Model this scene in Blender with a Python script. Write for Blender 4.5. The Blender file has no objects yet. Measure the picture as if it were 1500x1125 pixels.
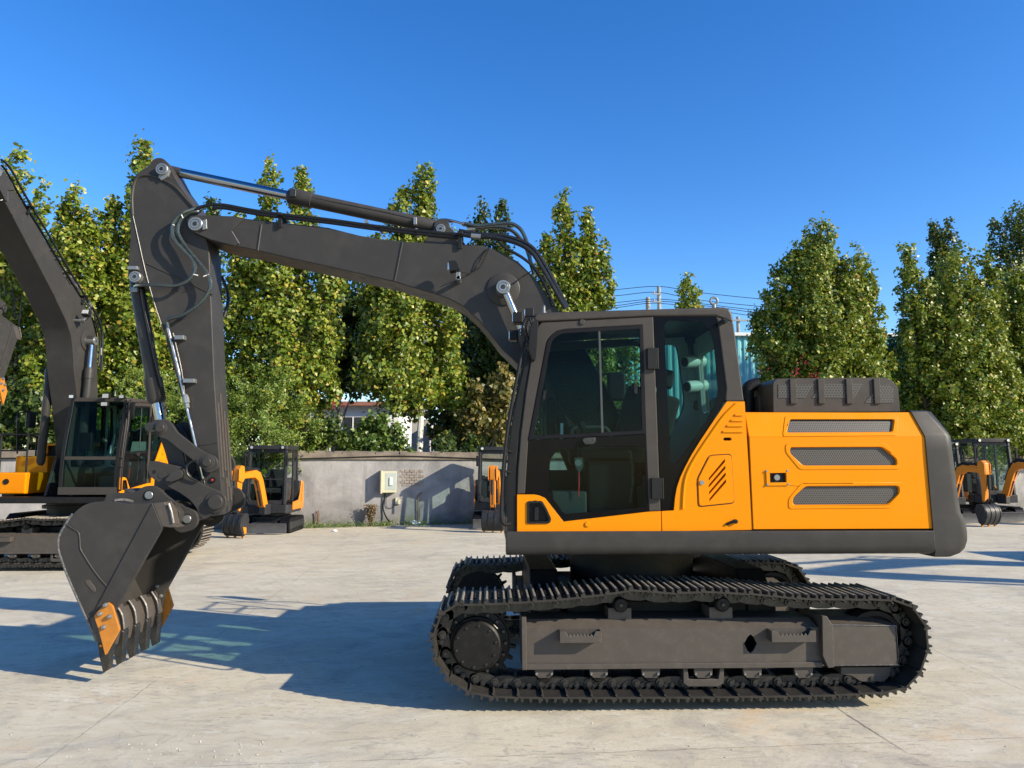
import bpy, bmesh, math, random
import numpy as np
from mathutils import Vector, Matrix
from mathutils.geometry import tessellate_polygon
PI = math.pi
R = math.radians
random.seed(7)
SC = bpy.context.scene
COL = SC.collection

# ------------------------------------------------------------------ camera
F = 1083.0
CAM = Vector((0.0, -5.6, 1.81))
PITCH = math.atan((680 - 562.5) / F)
YAW = math.atan(32 * math.cos(PITCH) / F)
fw = Vector((math.sin(YAW) * math.cos(PITCH), math.cos(YAW) * math.cos(PITCH), math.sin(PITCH)))
rt = Vector((math.cos(YAW), -math.sin(YAW), 0))
up = rt.cross(fw)


def P(px, py, Y):
    """point of the world plane y = Y seen at photograph pixel (px, py)"""
    d = fw + rt * ((px - 750) / F) - up * ((py - 562.5) / F)
    t = (Y - CAM.y) / d.y
    return CAM + d * t


def XZ(pts, Y):
    return [(P(a, b, Y).x, P(a, b, Y).z) for a, b in pts]


def GX(px, depth):
    return (px - 718) * depth / 1083.0


cam_d = bpy.data.cameras.new('camera')
cam_d.sensor_width = 36
cam_d.lens = F / 1500 * 36
cam_d.clip_start = 0.05
cam_d.clip_end = 2000
cam = bpy.data.objects.new('camera', cam_d)
COL.objects.link(cam)
cam.matrix_world = Matrix(((rt.x, up.x, -fw.x, CAM.x), (rt.y, up.y, -fw.y, CAM.y), (rt.z, up.z, -fw.z, CAM.z), (0, 0, 0, 1)))
SC.camera = cam

# ------------------------------------------------------------------ materials
MAT = {}


def nodes_of(name):
    m = bpy.data.materials.new(name)
    m.use_nodes = True
    nt = m.node_tree
    b = nt.nodes['Principled BSDF']
    MAT[name] = m
    return m, nt, b


def nd(nt, t, **kw):
    n = nt.nodes.new(t)
    for k, v in kw.items():
        setattr(n, k, v)
    return n


def math_n(nt, op, a, b=None, clamp=False):
    n = nd(nt, 'ShaderNodeMath', operation=op, use_clamp=clamp)
    for i, v in enumerate((a, b)):
        if v is None:
            continue
        if isinstance(v, (int, float)):
            n.inputs[i].default_value = v
        else:
            nt.links.new(v, n.inputs[i])
    return n.outputs[0]


def mixc(nt, fac, a, b, blend='MIX'):
    n = nd(nt, 'ShaderNodeMix', data_type='RGBA', blend_type=blend)
    for s, v in ((0, fac), (6, a), (7, b)):
        if isinstance(v, (int, float)):
            n.inputs[s].default_value = v
        elif isinstance(v, tuple):
            n.inputs[s].default_value = (*v, 1)
        else:
            nt.links.new(v, n.inputs[s])
    return n.outputs[2]


def noise(nt, scale, detail=4, rough=0.6, vec=None, dist=0.0):
    n = nd(nt, 'ShaderNodeTexNoise')
    n.inputs['Scale'].default_value = scale
    n.inputs['Detail'].default_value = detail
    n.inputs['Roughness'].default_value = rough
    n.inputs['Distortion'].default_value = dist
    if vec is None:
        vec = nd(nt, 'ShaderNodeTexCoord').outputs['Object']
    nt.links.new(vec, n.inputs['Vector'])
    return n.outputs['Fac']


def ramp(nt, fac, lo, hi, a=0.0, b=1.0):
    n = nd(nt, 'ShaderNodeMapRange')
    nt.links.new(fac, n.inputs[0])
    for i, v in ((1, lo), (2, hi), (3, a), (4, b)):
        n.inputs[i].default_value = v
    return n.outputs[0]


def paint(name, col, rough=0.4, metal=0.0, var=0.12, dust=0.0, coat=0.0, scale=3.0, spec=0.5, bump=0.0, dustcol=(.30, .27, .22)):
    m, nt, b = nodes_of(name)
    n1 = noise(nt, scale, 5)
    dark = tuple(c * (1 - var) for c in col)
    lite = tuple(min(1, c * (1 + var)) for c in col)
    c = mixc(nt, ramp(nt, n1, .3, .7), dark, lite)
    if dust:
        n2 = noise(nt, scale * 2.3, 8, .7)
        c = mixc(nt, ramp(nt, n2, .48, .8, 0, dust), c, dustcol)
    nt.links.new(c, b.inputs['Base Color'])
    n3 = noise(nt, scale * 4, 4)
    nt.links.new(ramp(nt, n3, .3, .7, max(.02, rough - .08), rough + .1), b.inputs['Roughness'])
    b.inputs['Metallic'].default_value = metal
    b.inputs['Specular IOR Level'].default_value = spec
    b.inputs['Coat Weight'].default_value = coat
    b.inputs['Coat Roughness'].default_value = .12
    if bump:
        bp = nd(nt, 'ShaderNodeBump')
        bp.inputs['Strength'].default_value = bump
        bp.inputs['Distance'].default_value = .004
        nt.links.new(noise(nt, scale * 30, 3), bp.inputs['Height'])
        nt.links.new(bp.outputs[0], b.inputs['Normal'])
    return m


paint('dark_paint', (.0355, .0335, .032), .44, var=.06, dust=.06, spec=.2, scale=2.2)
paint('frame_paint', (.063, .053, .045), .5, var=.05, dust=.10, spec=.35, scale=6, bump=.1)
paint('cab_grey', (.044, .038, .033), .42, var=.05, dust=.04, spec=.25)
paint('yellow_paint', (.68, .215, .0008), .32, var=.02, dust=.0, coat=.04, spec=.12, scale=1.4, dustcol=(.55, .40, .2))
paint('cutter_orange', (.42, .155, .015), .5, var=.18, dust=.3, scale=9, dustcol=(.35, .18, .06))
paint('mini_orange', (.62, .19, .003), .38, var=.05, dust=.05, coat=.1)
paint('mini_dark', (.020, .021, .024), .45, var=.1, dust=.08, spec=.3)
paint('steel_chrome', (.36, .37, .39), .12, metal=1.0, var=.05)
paint('zinc', (.23, .24, .24), .36, metal=.6, var=.1, scale=14)
paint('bright_weld', (.12, .115, .11), .34, metal=.2, var=.6, scale=60)
paint('black_rubber', (.006, .006, .008), .5, var=.2, spec=.15)
paint('hose_black', (.009, .010, .011), .38, var=.2, scale=8, spec=.3)
paint('hose_green', (.030, .040, .038), .25, var=.25, scale=10, spec=.7)
paint('black_plastic', (.011, .011, .0115), .45, var=.12, spec=.2)
paint('frit_black', (.004, .004, .005), .12, var=.1, spec=.08)
paint('track_steel', (.016, .015, .014), .5, metal=.0, var=.2, dust=.05, spec=.25, scale=6, bump=.2, dustcol=(.16, .14, .11))
paint('link_steel', (.040, .039, .037), .30, metal=.5, var=.3, dust=.08, scale=9, bump=.2)
paint('hub_black', (.009, .0085, .0085), .45, var=.2, dust=.03, scale=8, spec=.2)
paint('dark_void', (.005, .005, .005), .9, var=.1)
paint('seat_cloth', (.014, .015, .017), .9, var=.2, scale=12)
paint('cab_trim', (.32, .36, .34), .6, var=.05)
paint('cab_trim_dark', (.035, .042, .042), .6, var=.1)
paint('vent_grey', (.48, .54, .50), .5, var=.04)
paint('white_plastic', (.74, .73, .70), .4, var=.05)
paint('red_cord', (.55, .03, .03), .5, var=.1)
paint('lens_grey', (.55, .57, .58), .15, metal=.4, var=.1)
paint('blade_grey', (.06, .062, .07), .5, var=.15, dust=.2)
paint('amber', (.70, .22, .02), .25, var=.1)
paint('blue_wrap', (.05, .22, .50), .5, var=.15)


m_, nt, b = nodes_of('shoe_steel')
sp_ = nd(nt, 'ShaderNodeSeparateXYZ')
nt.links.new(nd(nt, 'ShaderNodeTexCoord').outputs['Object'], sp_.inputs[0])
c = mixc(nt, ramp(nt, noise(nt, 9, 5), .3, .7), (.022, .0205, .0185), (.046, .042, .037))
c = mixc(nt, math_n(nt, 'MULTIPLY', ramp(nt, sp_.outputs[2], .0145, .0235), math_n(nt, 'MULTIPLY', ramp(nt, sp_.outputs[1], .006, .03), ramp(nt, noise(nt, 30, 4), .25, .6, .5, 1))), c, (.34, .30, .25))
nt.links.new(c, b.inputs['Base Color'])
b.inputs['Roughness'].default_value = .42
b.inputs['Metallic'].default_value = .1
b.inputs['Specular IOR Level'].default_value = .25


def perforated(name, col, pitch):
    m, nt, b = nodes_of(name)
    tc = nd(nt, 'ShaderNodeTexCoord')
    sp = nd(nt, 'ShaderNodeSeparateXYZ')
    nt.links.new(tc.outputs['Object'], sp.inputs[0])
    x = math_n(nt, 'DIVIDE', sp.outputs['X'], pitch)
    z = math_n(nt, 'DIVIDE', sp.outputs['Z'], pitch * 1.732)
    ds = []
    for o in (0.0, .5):
        fx = math_n(nt, 'SUBTRACT', math_n(nt, 'FRACT', math_n(nt, 'ADD', x, o + 50)), .5)
        fz = math_n(nt, 'MULTIPLY', math_n(nt, 'SUBTRACT', math_n(nt, 'FRACT', math_n(nt, 'ADD', z, o + 50)), .5), 1.732)
        ds.append(math_n(nt, 'SQRT', math_n(nt, 'ADD', math_n(nt, 'MULTIPLY', fx, fx), math_n(nt, 'MULTIPLY', fz, fz))))
    d = math_n(nt, 'MINIMUM', ds[0], ds[1])
    hole = math_n(nt, 'LESS_THAN', d, .37)
    nt.links.new(mixc(nt, hole, col, (.006, .006, .006)), b.inputs['Base Color'])
    b.inputs['Roughness'].default_value = .5
    tr = nd(nt, 'ShaderNodeBsdfDiffuse')
    return m


perforated('perforated_sheet', (.088, .078, .067), .0185)
perforated('perforated_hood', (.055, .05, .045), .024)


def glass(name, tint, refl=1.0):
    m, nt, b = nodes_of(name)
    nt.nodes.remove(b)
    out = nt.nodes['Material Output']
    t = nd(nt, 'ShaderNodeBsdfTransparent')
    t.inputs[0].default_value = (*tint, 1)
    g = nd(nt, 'ShaderNodeBsdfGlossy')
    g.inputs['Color'].default_value = (refl, refl, refl, 1)
    g.inputs['Roughness'].default_value = .01
    fr = nd(nt, 'ShaderNodeFresnel')
    fr.inputs[0].default_value = 1.18
    mx = nd(nt, 'ShaderNodeMixShader')
    gb = nd(nt, 'ShaderNodeNewGeometry')
    nt.links.new(math_n(nt, 'MULTIPLY', fr.outputs[0], math_n(nt, 'SUBTRACT', 1.0, gb.outputs['Backfacing'])), mx.inputs[0])
    nt.links.new(t.outputs[0], mx.inputs[1])
    nt.links.new(g.outputs[0], mx.inputs[2])
    nt.links.new(mx.outputs[0], out.inputs[0])
    return m


glass('cab_glass', (.63, .765, .75))
glass('clear_glass', (.82, .88, .87))

# ------------------------------------------------------------------ mesh builder
ORG = [Vector((0, 0, 0))]


class MB:
    def __init__(s):
        s.v = []
        s.f = []

    def add(s, vs, fs):
        o = len(s.v)
        s.v += [tuple(v) for v in vs]
        s.f += [tuple(i + o for i in f) for f in fs]
        return s

    def prism(s, poly, y0, y1, y1f=None):
        n = len(poly)
        vs = [(x, y0, z) for x, z in poly] + [(x, y1, z) for x, z in poly]
        fs = [tuple(range(n)), tuple(range(2 * n - 1, n - 1, -1))]
        fs += [(i, (i + 1) % n, n + (i + 1) % n, n + i) for i in range(n)]
        return s.add(vs, fs)

    def prism_z(s, poly, z0, z1):
        n = len(poly)
        vs = [(x, y, z0) for x, y in poly] + [(x, y, z1) for x, y in poly]
        fs = [tuple(range(n)), tuple(range(2 * n - 1, n - 1, -1))]
        fs += [(i, (i + 1) % n, n + (i + 1) % n, n + i) for i in range(n)]
        return s.add(vs, fs)

    def prism_x(s, poly, x0, x1):
        n = len(poly)
        vs = [(x0, y, z) for y, z in poly] + [(x1, y, z) for y, z in poly]
        fs = [tuple(range(n)), tuple(range(2 * n - 1, n - 1, -1))]
        fs += [(i, (i + 1) % n, n + (i + 1) % n, n + i) for i in range(n)]
        return s.add(vs, fs)

    def holed(s, outer, holes, y0, y1, yoff=None, axis='y'):
        loops = [outer] + holes
        tris = tessellate_polygon([[Vector((a, b, 0)) for a, b in l] for l in loops])
        flat = [p for l in loops for p in l]
        n = len(flat)
        yo = yoff or (lambda x, z: 0.0)
        if axis == 'y':
            vs = [(x, y0 + yo(x, z), z) for x, z in flat] + [(x, y1 + yo(x, z), z) for x, z in flat]
        elif axis == 'x':
            vs = [(y0 + yo(x, z), x, z) for x, z in flat] + [(y1 + yo(x, z), x, z) for x, z in flat]
        else:
            vs = [(x, z, y0) for x, z in flat] + [(x, z, y1) for x, z in flat]
        fs = [tuple(t) for t in tris] + [tuple(n + i for i in reversed(t)) for t in tris]
        k = 0
        for l in loops:
            m = len(l)
            for i in range(m):
                j = (i + 1) % m
                fs.append((k + i, k + j, n + k + j, n + k + i))
            k += m
        return s.add(vs, fs)

    def box(s, x0, x1, y0, y1, z0, z1):
        return s.prism([(x0, z0), (x1, z0), (x1, z1), (x0, z1)], y0, y1)

    def beam(s, p0, p1, w, h, upv=(0, 0, 1)):
        p0, p1 = Vector(p0), Vector(p1)
        d = (p1 - p0).normalized()
        a = d.cross(Vector(upv))
        if a.length < 1e-4:
            a = d.cross(Vector((0, 1, 0)))
        a.normalize()
        b = a.cross(d)
        vs = []
        for p in (p0, p1):
            for sx, sy in ((-1, -1), (1, -1), (1, 1), (-1, 1)):
                vs.append(p + a * (sx * w / 2) + b * (sy * h / 2))
        return s.add(vs, [(0, 1, 2, 3), (7, 6, 5, 4), (0, 4, 5, 1), (1, 5, 6, 2), (2, 6, 7, 3), (3, 7, 4, 0)])

    def rev(s, p0, axis, prof, n=20):
        """lathe: prof = [(distance along axis, radius)], capped"""
        p0 = Vector(p0)
        ax = Vector(axis).normalized()
        a = ax.cross(Vector((0, 0, 1)))
        if a.length < 1e-3:
            a = ax.cross(Vector((1, 0, 0)))
        a.normalize()
        b = ax.cross(a)
        vs, fs = [], []
        m = len(prof)
        for d, r in prof:
            for k in range(n):
                t = 2 * PI * k / n
                vs.append(p0 + ax * d + (a * math.cos(t) + b * math.sin(t)) * r)
        for i in range(m - 1):
            for k in range(n):
                k2 = (k + 1) % n
                fs.append((i * n + k, i * n + k2, (i + 1) * n + k2, (i + 1) * n + k))
        fs.append(tuple(range(n - 1, -1, -1)))
        fs.append(tuple((m - 1) * n + k for k in range(n)))
        return s.add(vs, fs)

    def cyl(s, p0, p1, r, r1=None, n=16):
        d = Vector(p1) - Vector(p0)
        return s.rev(p0, d, [(0, r), (d.length, r if r1 is None else r1)], n)

    def disc_y(s, px, py, Y0, Y1, rpx, n=24):
        """cylinder along y whose near end shows at (px,py) with pixel radius rpx"""
        c = P(px, py, Y0)
        r = abs(P(px + rpx, py, Y0).x - c.x)
        return s.cyl(c, (c.x, Y1, c.z), r, n=n)

    def tube(s, pts, r, n=8, sub=4, closed=False, smooth=True):
        pts = [Vector(p) for p in pts]
        if smooth and len(pts) > 2:
            out = []
            m = len(pts)
            for i in range(m - 1):
                p0, p1, p2, p3 = pts[max(0, i - 1)], pts[i], pts[i + 1], pts[min(m - 1, i + 2)]
                for k in range(sub):
                    t = k / sub
                    out.append(.5 * ((2 * p1) + (p2 - p0) * t + (2 * p0 - 5 * p1 + 4 * p2 - p3) * t * t + (3 * p1 - p0 - 3 * p2 + p3) * t ** 3))
            out.append(pts[-1])
            pts = out
        vs, fs = [], []
        m = len(pts)
        ref = None
        for i, p in enumerate(pts):
            d = (pts[min(m - 1, i + 1)] - pts[max(0, i - 1)])
            if d.length < 1e-9:
                d = Vector((0, 0, 1))
            d.normalize()
            if ref is None:
                ref = d.cross(Vector((0.3, 1, 0.2)))
            a = (ref - d * ref.dot(d))
            if a.length < 1e-5:
                a = d.cross(Vector((1, 0, 0)))
            a.normalize()
            ref = a
            b = d.cross(a)
            rr = r(i / (m - 1)) if callable(r) else r
            for k in range(n):
                t = 2 * PI * k / n
                vs.append(p + (a * math.cos(t) + b * math.sin(t)) * rr)
        for i in range(m - 1):
            for k in range(n):
                k2 = (k + 1) % n
                fs.append((i * n + k, i * n + k2, (i + 1) * n + k2, (i + 1) * n + k))
        fs.append(tuple(range(n - 1, -1, -1)))
        fs.append(tuple((m - 1) * n + k for k in range(n)))
        return s.add(vs, fs)

    def build(s, name, mat, parent=None, bevel=0.0, seg=2, angle=35, flat=False, at=None):
        me = bpy.data.meshes.new(name)
        o0 = ORG[0]
        bm = bmesh.new()
        vv = [bm.verts.new((v[0] - o0.x, v[1] - o0.y, v[2] - o0.z)) for v in s.v]
        for f in s.f:
            try:
                bm.faces.new([vv[i] for i in f])
            except ValueError:
                pass
        bmesh.ops.recalc_face_normals(bm, faces=bm.faces)
        bm.to_mesh(me)
        bm.free()
        me.polygons.foreach_set('use_smooth', [not flat] * len(me.polygons))
        if not flat:
            me.set_sharp_from_angle(angle=R(angle))
        me.materials.append(MAT[mat] if isinstance(mat, str) else mat)
        o = bpy.data.objects.new(name, me)
        COL.objects.link(o)
        if parent:
            o.parent = parent
        if bevel:
            md = o.modifiers.new('bevel', 'BEVEL')
            md.width = bevel
            md.segments = seg
            md.limit_method = 'ANGLE'
            md.angle_limit = R(32)
            md.harden_normals = True
        return o


def tag(o, label=None, cat=None, group=None, kind=None):
    for k, v in (('label', label), ('category', cat), ('group', group), ('kind', kind)):
        if v:
            o[k] = v
    return o


def empty(name, loc, rz=0.0):
    o = bpy.data.objects.new(name, None)
    o.empty_display_size = .2
    o.location = loc
    o.rotation_euler = (0, 0, rz)
    COL.objects.link(o)
    return o


KIDS = None


def copy_tree(o, parent=None, fix=None):
    c = o.copy()
    COL.objects.link(c)
    if parent:
        c.parent = parent
    if fix:
        fix(o, c)
    for ch in KIDS.get(o.name, []):
        copy_tree(ch, c, fix)
    return c


def index_kids():
    global KIDS
    KIDS = {}
    for o in bpy.data.objects:
        if o.parent:
            KIDS.setdefault(o.parent.name, []).append(o)


def smooth_loop(pts, sub=6, closed=True):
    out = []
    n = len(pts)
    for i in range(n if closed else n - 1):
        g = (lambda k: pts[k % n]) if closed else (lambda k: pts[max(0, min(n - 1, k))])
        p0, p1, p2, p3 = (np.array(g(i + k)) for k in (-1, 0, 1, 2))
        for k in range(sub):
            t = k / sub
            out.append(tuple(.5 * (2 * p1 + (p2 - p0) * t + (2 * p0 - 5 * p1 + 4 * p2 - p3) * t * t + (3 * p1 - p0 - 3 * p2 + p3) * t ** 3)))
    if not closed:
        out.append(tuple(pts[-1]))
    return out


def rrect(x0, x1, z0, z1, r, n=4):
    out = []
    for cx, cz, a in ((x1 - r, z1 - r, 0), (x0 + r, z1 - r, 90), (x0 + r, z0 + r, 180), (x1 - r, z0 + r, 270)):
        for k in range(n + 1):
            t = R(a + 90 * k / n)
            out.append((cx + r * math.cos(t), cz + r * math.sin(t)))
    return out


def rounded(pts, r, n=3):
    """round the corners of a polygon (2-D)"""
    out = []
    m = len(pts)
    for i in range(m):
        p = np.array(pts[i], float)
        a = np.array(pts[i - 1], float) - p
        b = np.array(pts[(i + 1) % m], float) - p
        la, lb = np.linalg.norm(a), np.linalg.norm(b)
        d = min(r, la * .45, lb * .45)
        s, e = p + a / la * d, p + b / lb * d
        for k in range(n + 1):
            t = k / n
            out.append(tuple((1 - t) ** 2 * s + 2 * t * (1 - t) * p + t * t * e))
    return out
# ================================================================== the large excavator
XC, YC = 1.30, 1.33
ORG[0] = Vector((XC, YC, 0))
EX = empty('excavator', ORG[0])
tag(EX, 'big yellow and dark grey excavator in the foreground, side on, bucket on the ground', 'excavator', 'large crawler excavators')
UPPER, BOOMG, ARMG = [], [], []


def up_(o):
    UPPER.append(o.name)
    return o


def bo_(o):
    BOOMG.append(o.name)
    return o


def ar_(o):
    ARMG.append(o.name)
    return o


# ---------------- tracks
OUT = [(655, 886), (671, 881.5), (717, 880), (755, 878), (787, 876), (824, 873), (859, 869), (893, 865), (927, 860), (960, 862), (980, 864), (1010, 863), (1040, 862), (1072, 864), (1106, 865.6), (1176, 872), (1246, 873), (1300, 874), (1330, 880), (1350, 897), (1362, 920), (1365, 945), (1360, 970), (1350, 992), (1334, 1009), (1314, 1017), (1288, 1021),
       (1204, 1025), (1120, 1026.5), (1040, 1027.5), (973, 1028), (870, 1028.5), (760, 1028), (710, 1025), (684, 1018), (662, 1005), (644, 986), (633, 962), (630, 940), (634, 915), (642, 900)]
path = smooth_loop(XZ(OUT, 0.0), 10)
path = np.array(path)
path[:, 1] = np.maximum(path[:, 1], .03)
seg = np.linalg.norm(np.roll(path, -1, 0) - path, axis=1)
cum = np.concatenate([[0], np.cumsum(seg)])
NSH = 46
PITCHL = cum[-1] / NSH


def on_path(s):
    s = s % cum[-1]
    i = int(np.searchsorted(cum, s, 'right') - 1)
    t = (s - cum[i]) / seg[i % len(seg)]
    return path[i % len(path)] * (1 - t) + path[(i + 1) % len(path)] * t


ORG0 = ORG[0]
ORG[0] = Vector((0, 0, 0))
p_ = PITCHL
sh = MB()
prof = [(-.50 * p_, -.012), (-.50 * p_, .012), (-.42 * p_, .017), (-.40 * p_, .030), (-.33 * p_, .030), (-.30 * p_, .002), (-.06 * p_, .0), (-.035 * p_, .026), (.035 * p_, .026), (.06 * p_, 0), (.29 * p_, 0), (.32 * p_, .026), (.385 * p_, .026), (.41 * p_, 0), (.47 * p_, -.003), (.555 * p_, -.022), (.575 * p_, -.020), (.575 * p_, -.030), (.54 * p_, -.036), (.45 * p_, -.015)]
sh.add([(a, .004, b) for a, b in prof] + [(a, .596, b) for a, b in prof],
       [tuple(range(len(prof))), tuple(range(2 * len(prof) - 1, len(prof) - 1, -1))] + [(i, (i + 1) % len(prof), len(prof) + (i + 1) % len(prof), len(prof) + i) for i in range(len(prof))])
for y_ in (.21, .27, .33, .39):
    sh.cyl((.13 * p_, y_, 0), (.13 * p_, y_, .013), .012, n=6)
    sh.cyl((-.16 * p_, y_, 0), (-.16 * p_, y_, .013), .012, n=6)
shoe0 = sh.build('track_shoe', 'shoe_steel', angle=28)
lk = MB()
rail = [(-.56 * p_, -.050), (-.50 * p_, -.022), (-.30 * p_, -.018), (-.24 * p_, -.040), (-.10 * p_, -.044), (-.06 * p_, -.018), (.10 * p_, -.018), (.14 * p_, -.042), (.24 * p_, -.042), (.30 * p_, -.018), (.46 * p_, -.020), (.60 * p_, -.050), (.62 * p_, -.078), (.5 * p_, -.098), (.2 * p_, -.108), (-.2 * p_, -.108), (-.44 * p_, -.10), (-.58 * p_, -.08)]
for a in (.185, .385):
    n_ = len(rail)
    lk.add([(x, a, z) for x, z in rail] + [(x, a + .035, z) for x, z in rail],
           [tuple(range(n_)), tuple(range(2 * n_ - 1, n_ - 1, -1))] + [(i, (i + 1) % n_, n_ + (i + 1) % n_, n_ + i) for i in range(n_)])
lk.cyl((-.46 * p_, .165, -.066), (-.46 * p_, .445, -.066), .031, n=12)
lk.cyl((-.46 * p_, .150, -.066), (-.46 * p_, .46, -.066), .016, n=10)
lk.cyl((.02 * p_, .168, -.05), (.02 * p_, .185, -.05), .017, n=6)
lk.cyl((.28 * p_, .168, -.05), (.28 * p_, .185, -.05), .017, n=6)
link0 = lk.build('track_link', 'link_steel', angle=28)


def track(dy, first=None):
    ORG[0] = ORG0
    cs = MB()
    # the chain's joint pins are what every shoe hangs on: the closed run of bushings
    t = empty('crawler_track', (0, 0, 0))
    t.parent = EX
    for i in range(NSH):
        s = i * PITCHL
        c = on_path(s)
        a, b = on_path(s - PITCHL * .42), on_path(s + PITCHL * .42)
        d = (b - a) / np.linalg.norm(b - a)
        n = np.array((-d[1], d[0]))
        c = (a + b) / 2 * .5 + c * .5 - n * .020
        M = Matrix(((d[0], 0, n[0], c[0] - ORG0.x), (0, 1, 0, dy - ORG0.y), (d[1], 0, n[1], c[1]), (0, 0, 0, 1)))
        for k, src in enumerate((shoe0, link0)):
            if i == 0 and dy == 0:
                o = src
            else:
                o = src.copy()
                COL.objects.link(o)
            o.parent = t
            o.matrix_local = M
    return t


track(0.0)
track(2.06)
ORG[0] = ORG0


def undercarriage(dy, mirror):
    """track frame, rollers, sprocket and idler of one side; mirror turns the outer face to the far side"""
    def yy(y):
        return (dy + .60 - y) if mirror else dy + y

    def ypair(a, b):
        return (min(yy(a), yy(b)), max(yy(a), yy(b)))
    # main beam
    zb, zc, zt = P(900, 977, .13).z, P(900, 921, .13).z, P(900, 906, .21).z
    x0, x1 = P(768, 940, .13).x, P(1200, 940, .13).x
    m = MB()
    dia = [(P(a, b, .13).x, P(a, b, .13).z) for a, b in ((1099.5, 929), (1104, 933), (1109, 943), (1104, 953), (1099.5, 957), (1095, 953), (1090, 943), (1095, 933))]
    y0, y1 = ypair(.13, .15)
    m.holed([(x0, zb), (x1 + .02, zb), (x1, zc), (x0, zc)], [dia], y0, y1)
    ft = MB()
    xr = P(1184, 904, .21).x
    ft.add([(x0, yy(.13), zc), (x1, yy(.13), zc), (xr, yy(.21), zt), (x0, yy(.21), zt), (x0, yy(.47), zt), (xr, yy(.47), zt), (x1, yy(.5), zb), (x0, yy(.5), zb), (x1, yy(.15), zb), (x0, yy(.15), zb)],
           [(0, 1, 2, 3), (3, 2, 5, 4), (4, 5, 6, 7), (1, 2, 5, 6, 8), (0, 3, 4, 7, 9), (6, 7, 9, 8)])
    m.v, m.f = m.v, m.f
    fr = m.build('track_frame', 'frame_paint', EX)
    tp = ft.build('sloped_top', 'frame_paint', fr, flat=True)
    # bottom lip and left end plate
    m = MB()
    y0, y1 = ypair(.11, .16)
    m.box(x0, x1 + .01, y0, y1, zb - .012, zb + .028)
    m.build('bottom_flange', 'frame_paint', fr, .005)
    m = MB()
    y0, y1 = ypair(.085, .48)
    m.holed(XZ([(763.5, 903), (770.5, 903), (771.5, 980), (764.5, 980)], .12), [], y0, y1)
    m.build('end_plate', 'frame_paint', fr, .005)
    # idler box
    m = MB()
    y0, y1 = ypair(.095, .5)
    m.prism(XZ([(1217, 914), (1312, 915), (1316, 975), (1219, 976)], .10), y0, y1)
    bx = m.build('idler_box', 'frame_paint', EX, .008)
    m = MB()
    y0, y1 = ypair(.075, .5)
    m.prism(XZ([(1203, 902), (1210, 902), (1219, 916), (1221, 977), (1212, 978), (1204, 960)], .09), y0, y1)
    m.build('box_flange', 'frame_paint', bx, .005)
    m = MB()
    ztop, zt2 = P(1240, 914, .10).z, P(1240, 903, .2).z
    xa, xb = P(1212, 914, .1).x, P(1312, 914, .1).x
    m.add([(xa, yy(.10), ztop), (xb, yy(.10), ztop - .004), (xb - .15, yy(.22), zt2), (xa - .03, yy(.22), zt2), (xa - .03, yy(.5), zt2), (xb - .15, yy(.5), zt2), (xb, yy(.5), ztop - .05), (xa, yy(.5), ztop - .05)],
          [(0, 1, 2, 3), (3, 2, 5, 4), (1, 6, 5, 2), (0, 3, 4, 7), (4, 5, 6, 7), (0, 7, 6, 1)])
    m.build('box_top', 'frame_paint', bx, flat=True)
    m = MB()
    m.tube([(P(a, b, .1).x, yy(.092), P(a, b, .1).z) for a, b in ((1220, 974), (1219, 915), (1312, 916.5), (1316, 973.5), (1220, 974.5))], .004, 5, smooth=False)
    m.build('weld_bead', 'bright_weld', bx)
    # lower idler guard
    m = MB()
    y0, y1 = ypair(.16, .44)
    m.prism(XZ([(1232, 977), (1306, 977), (1304, 990), (1296, 999), (1262, 999), (1246, 990), (1232, 988)], .16), y0, y1)
    m.build('track_guide', 'frame_paint', EX, .006)
    m = MB()
    y0, y1 = ypair(.14, .46)
    u = XZ([(1001, 978), (1007, 978), (1009, 995), (1052, 995), (1055, 978), (1061, 978), (1060, 1001), (1052, 1006), (1008, 1006), (1001, 1001)], .14)
    m.prism(u, y0, y1)
    m.build('track_guide', 'frame_paint', EX, .005)
    # steps
    for (a, b, c, d) in ((820, 881, 925, 942), (1130, 1195, 924, 941)):
        xa, xb = P(a, 930, .04).x, P(b, 930, .04).x
        zt_, zl = P(a, c, .04).z, P(a, d, .04).z
        s = MB()
        t = .008
        ya = .035
        nt_ = 8
        top = []
        for i in range(nt_):
            f0 = xa + .05 + (xb - xa - .1) * i / nt_
            w_ = (xb - xa - .1) / nt_
            top += [(f0, zt_ - .015), (f0 + w_ * .5, zt_ - .015 - .022)]
        front = [(xa, zt_), (xa + .045, zt_)] + top + [(xb - .05, zt_ - .015), (xb - .045, zt_), (xb, zt_), (xb, zl), (xa, zl)]
        y0, y1 = ypair(ya, ya + t)
        s.holed(front, [], y0, y1)
        y0, y1 = ypair(ya + t, .13)
        s.box(xa, xa + t, y0, y1, zl, zt_)
        s.box(xb - t, xb, y0, y1, zl, zt_)
        s.box(xa + t, xb - t, y0, y1, zl, zl + t)
        s.build('step', 'frame_paint', fr, .003)
    # carrier rollers
    for px, py in ((909, 886), (1058, 885)):
        c = P(px, py, .16)
        m = MB().rev((c.x, yy(.14), c.z), (0, yy(.5) - yy(.14), 0), [(0, .045), (.01, .052), (.02, .058), (.12, .058), (.13, .07), (.30, .07)], 20)
        r_ = m.build('carrier_roller', 'hub_black', EX)
        m = MB().rev((c.x, yy(.128), c.z), (0, yy(.5) - yy(.14), 0), [(0, .014), (.014, .02)], 12)
        m.build('plug', 'link_steel', r_)
        m = MB()
        y0, y1 = ypair(.20, .42)
        m.box(c.x - .09, c.x + .09, y0, y1, zt - .005, c.z - .03)
        m.build('roller_bracket', 'frame_paint', r_, .005)
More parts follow.
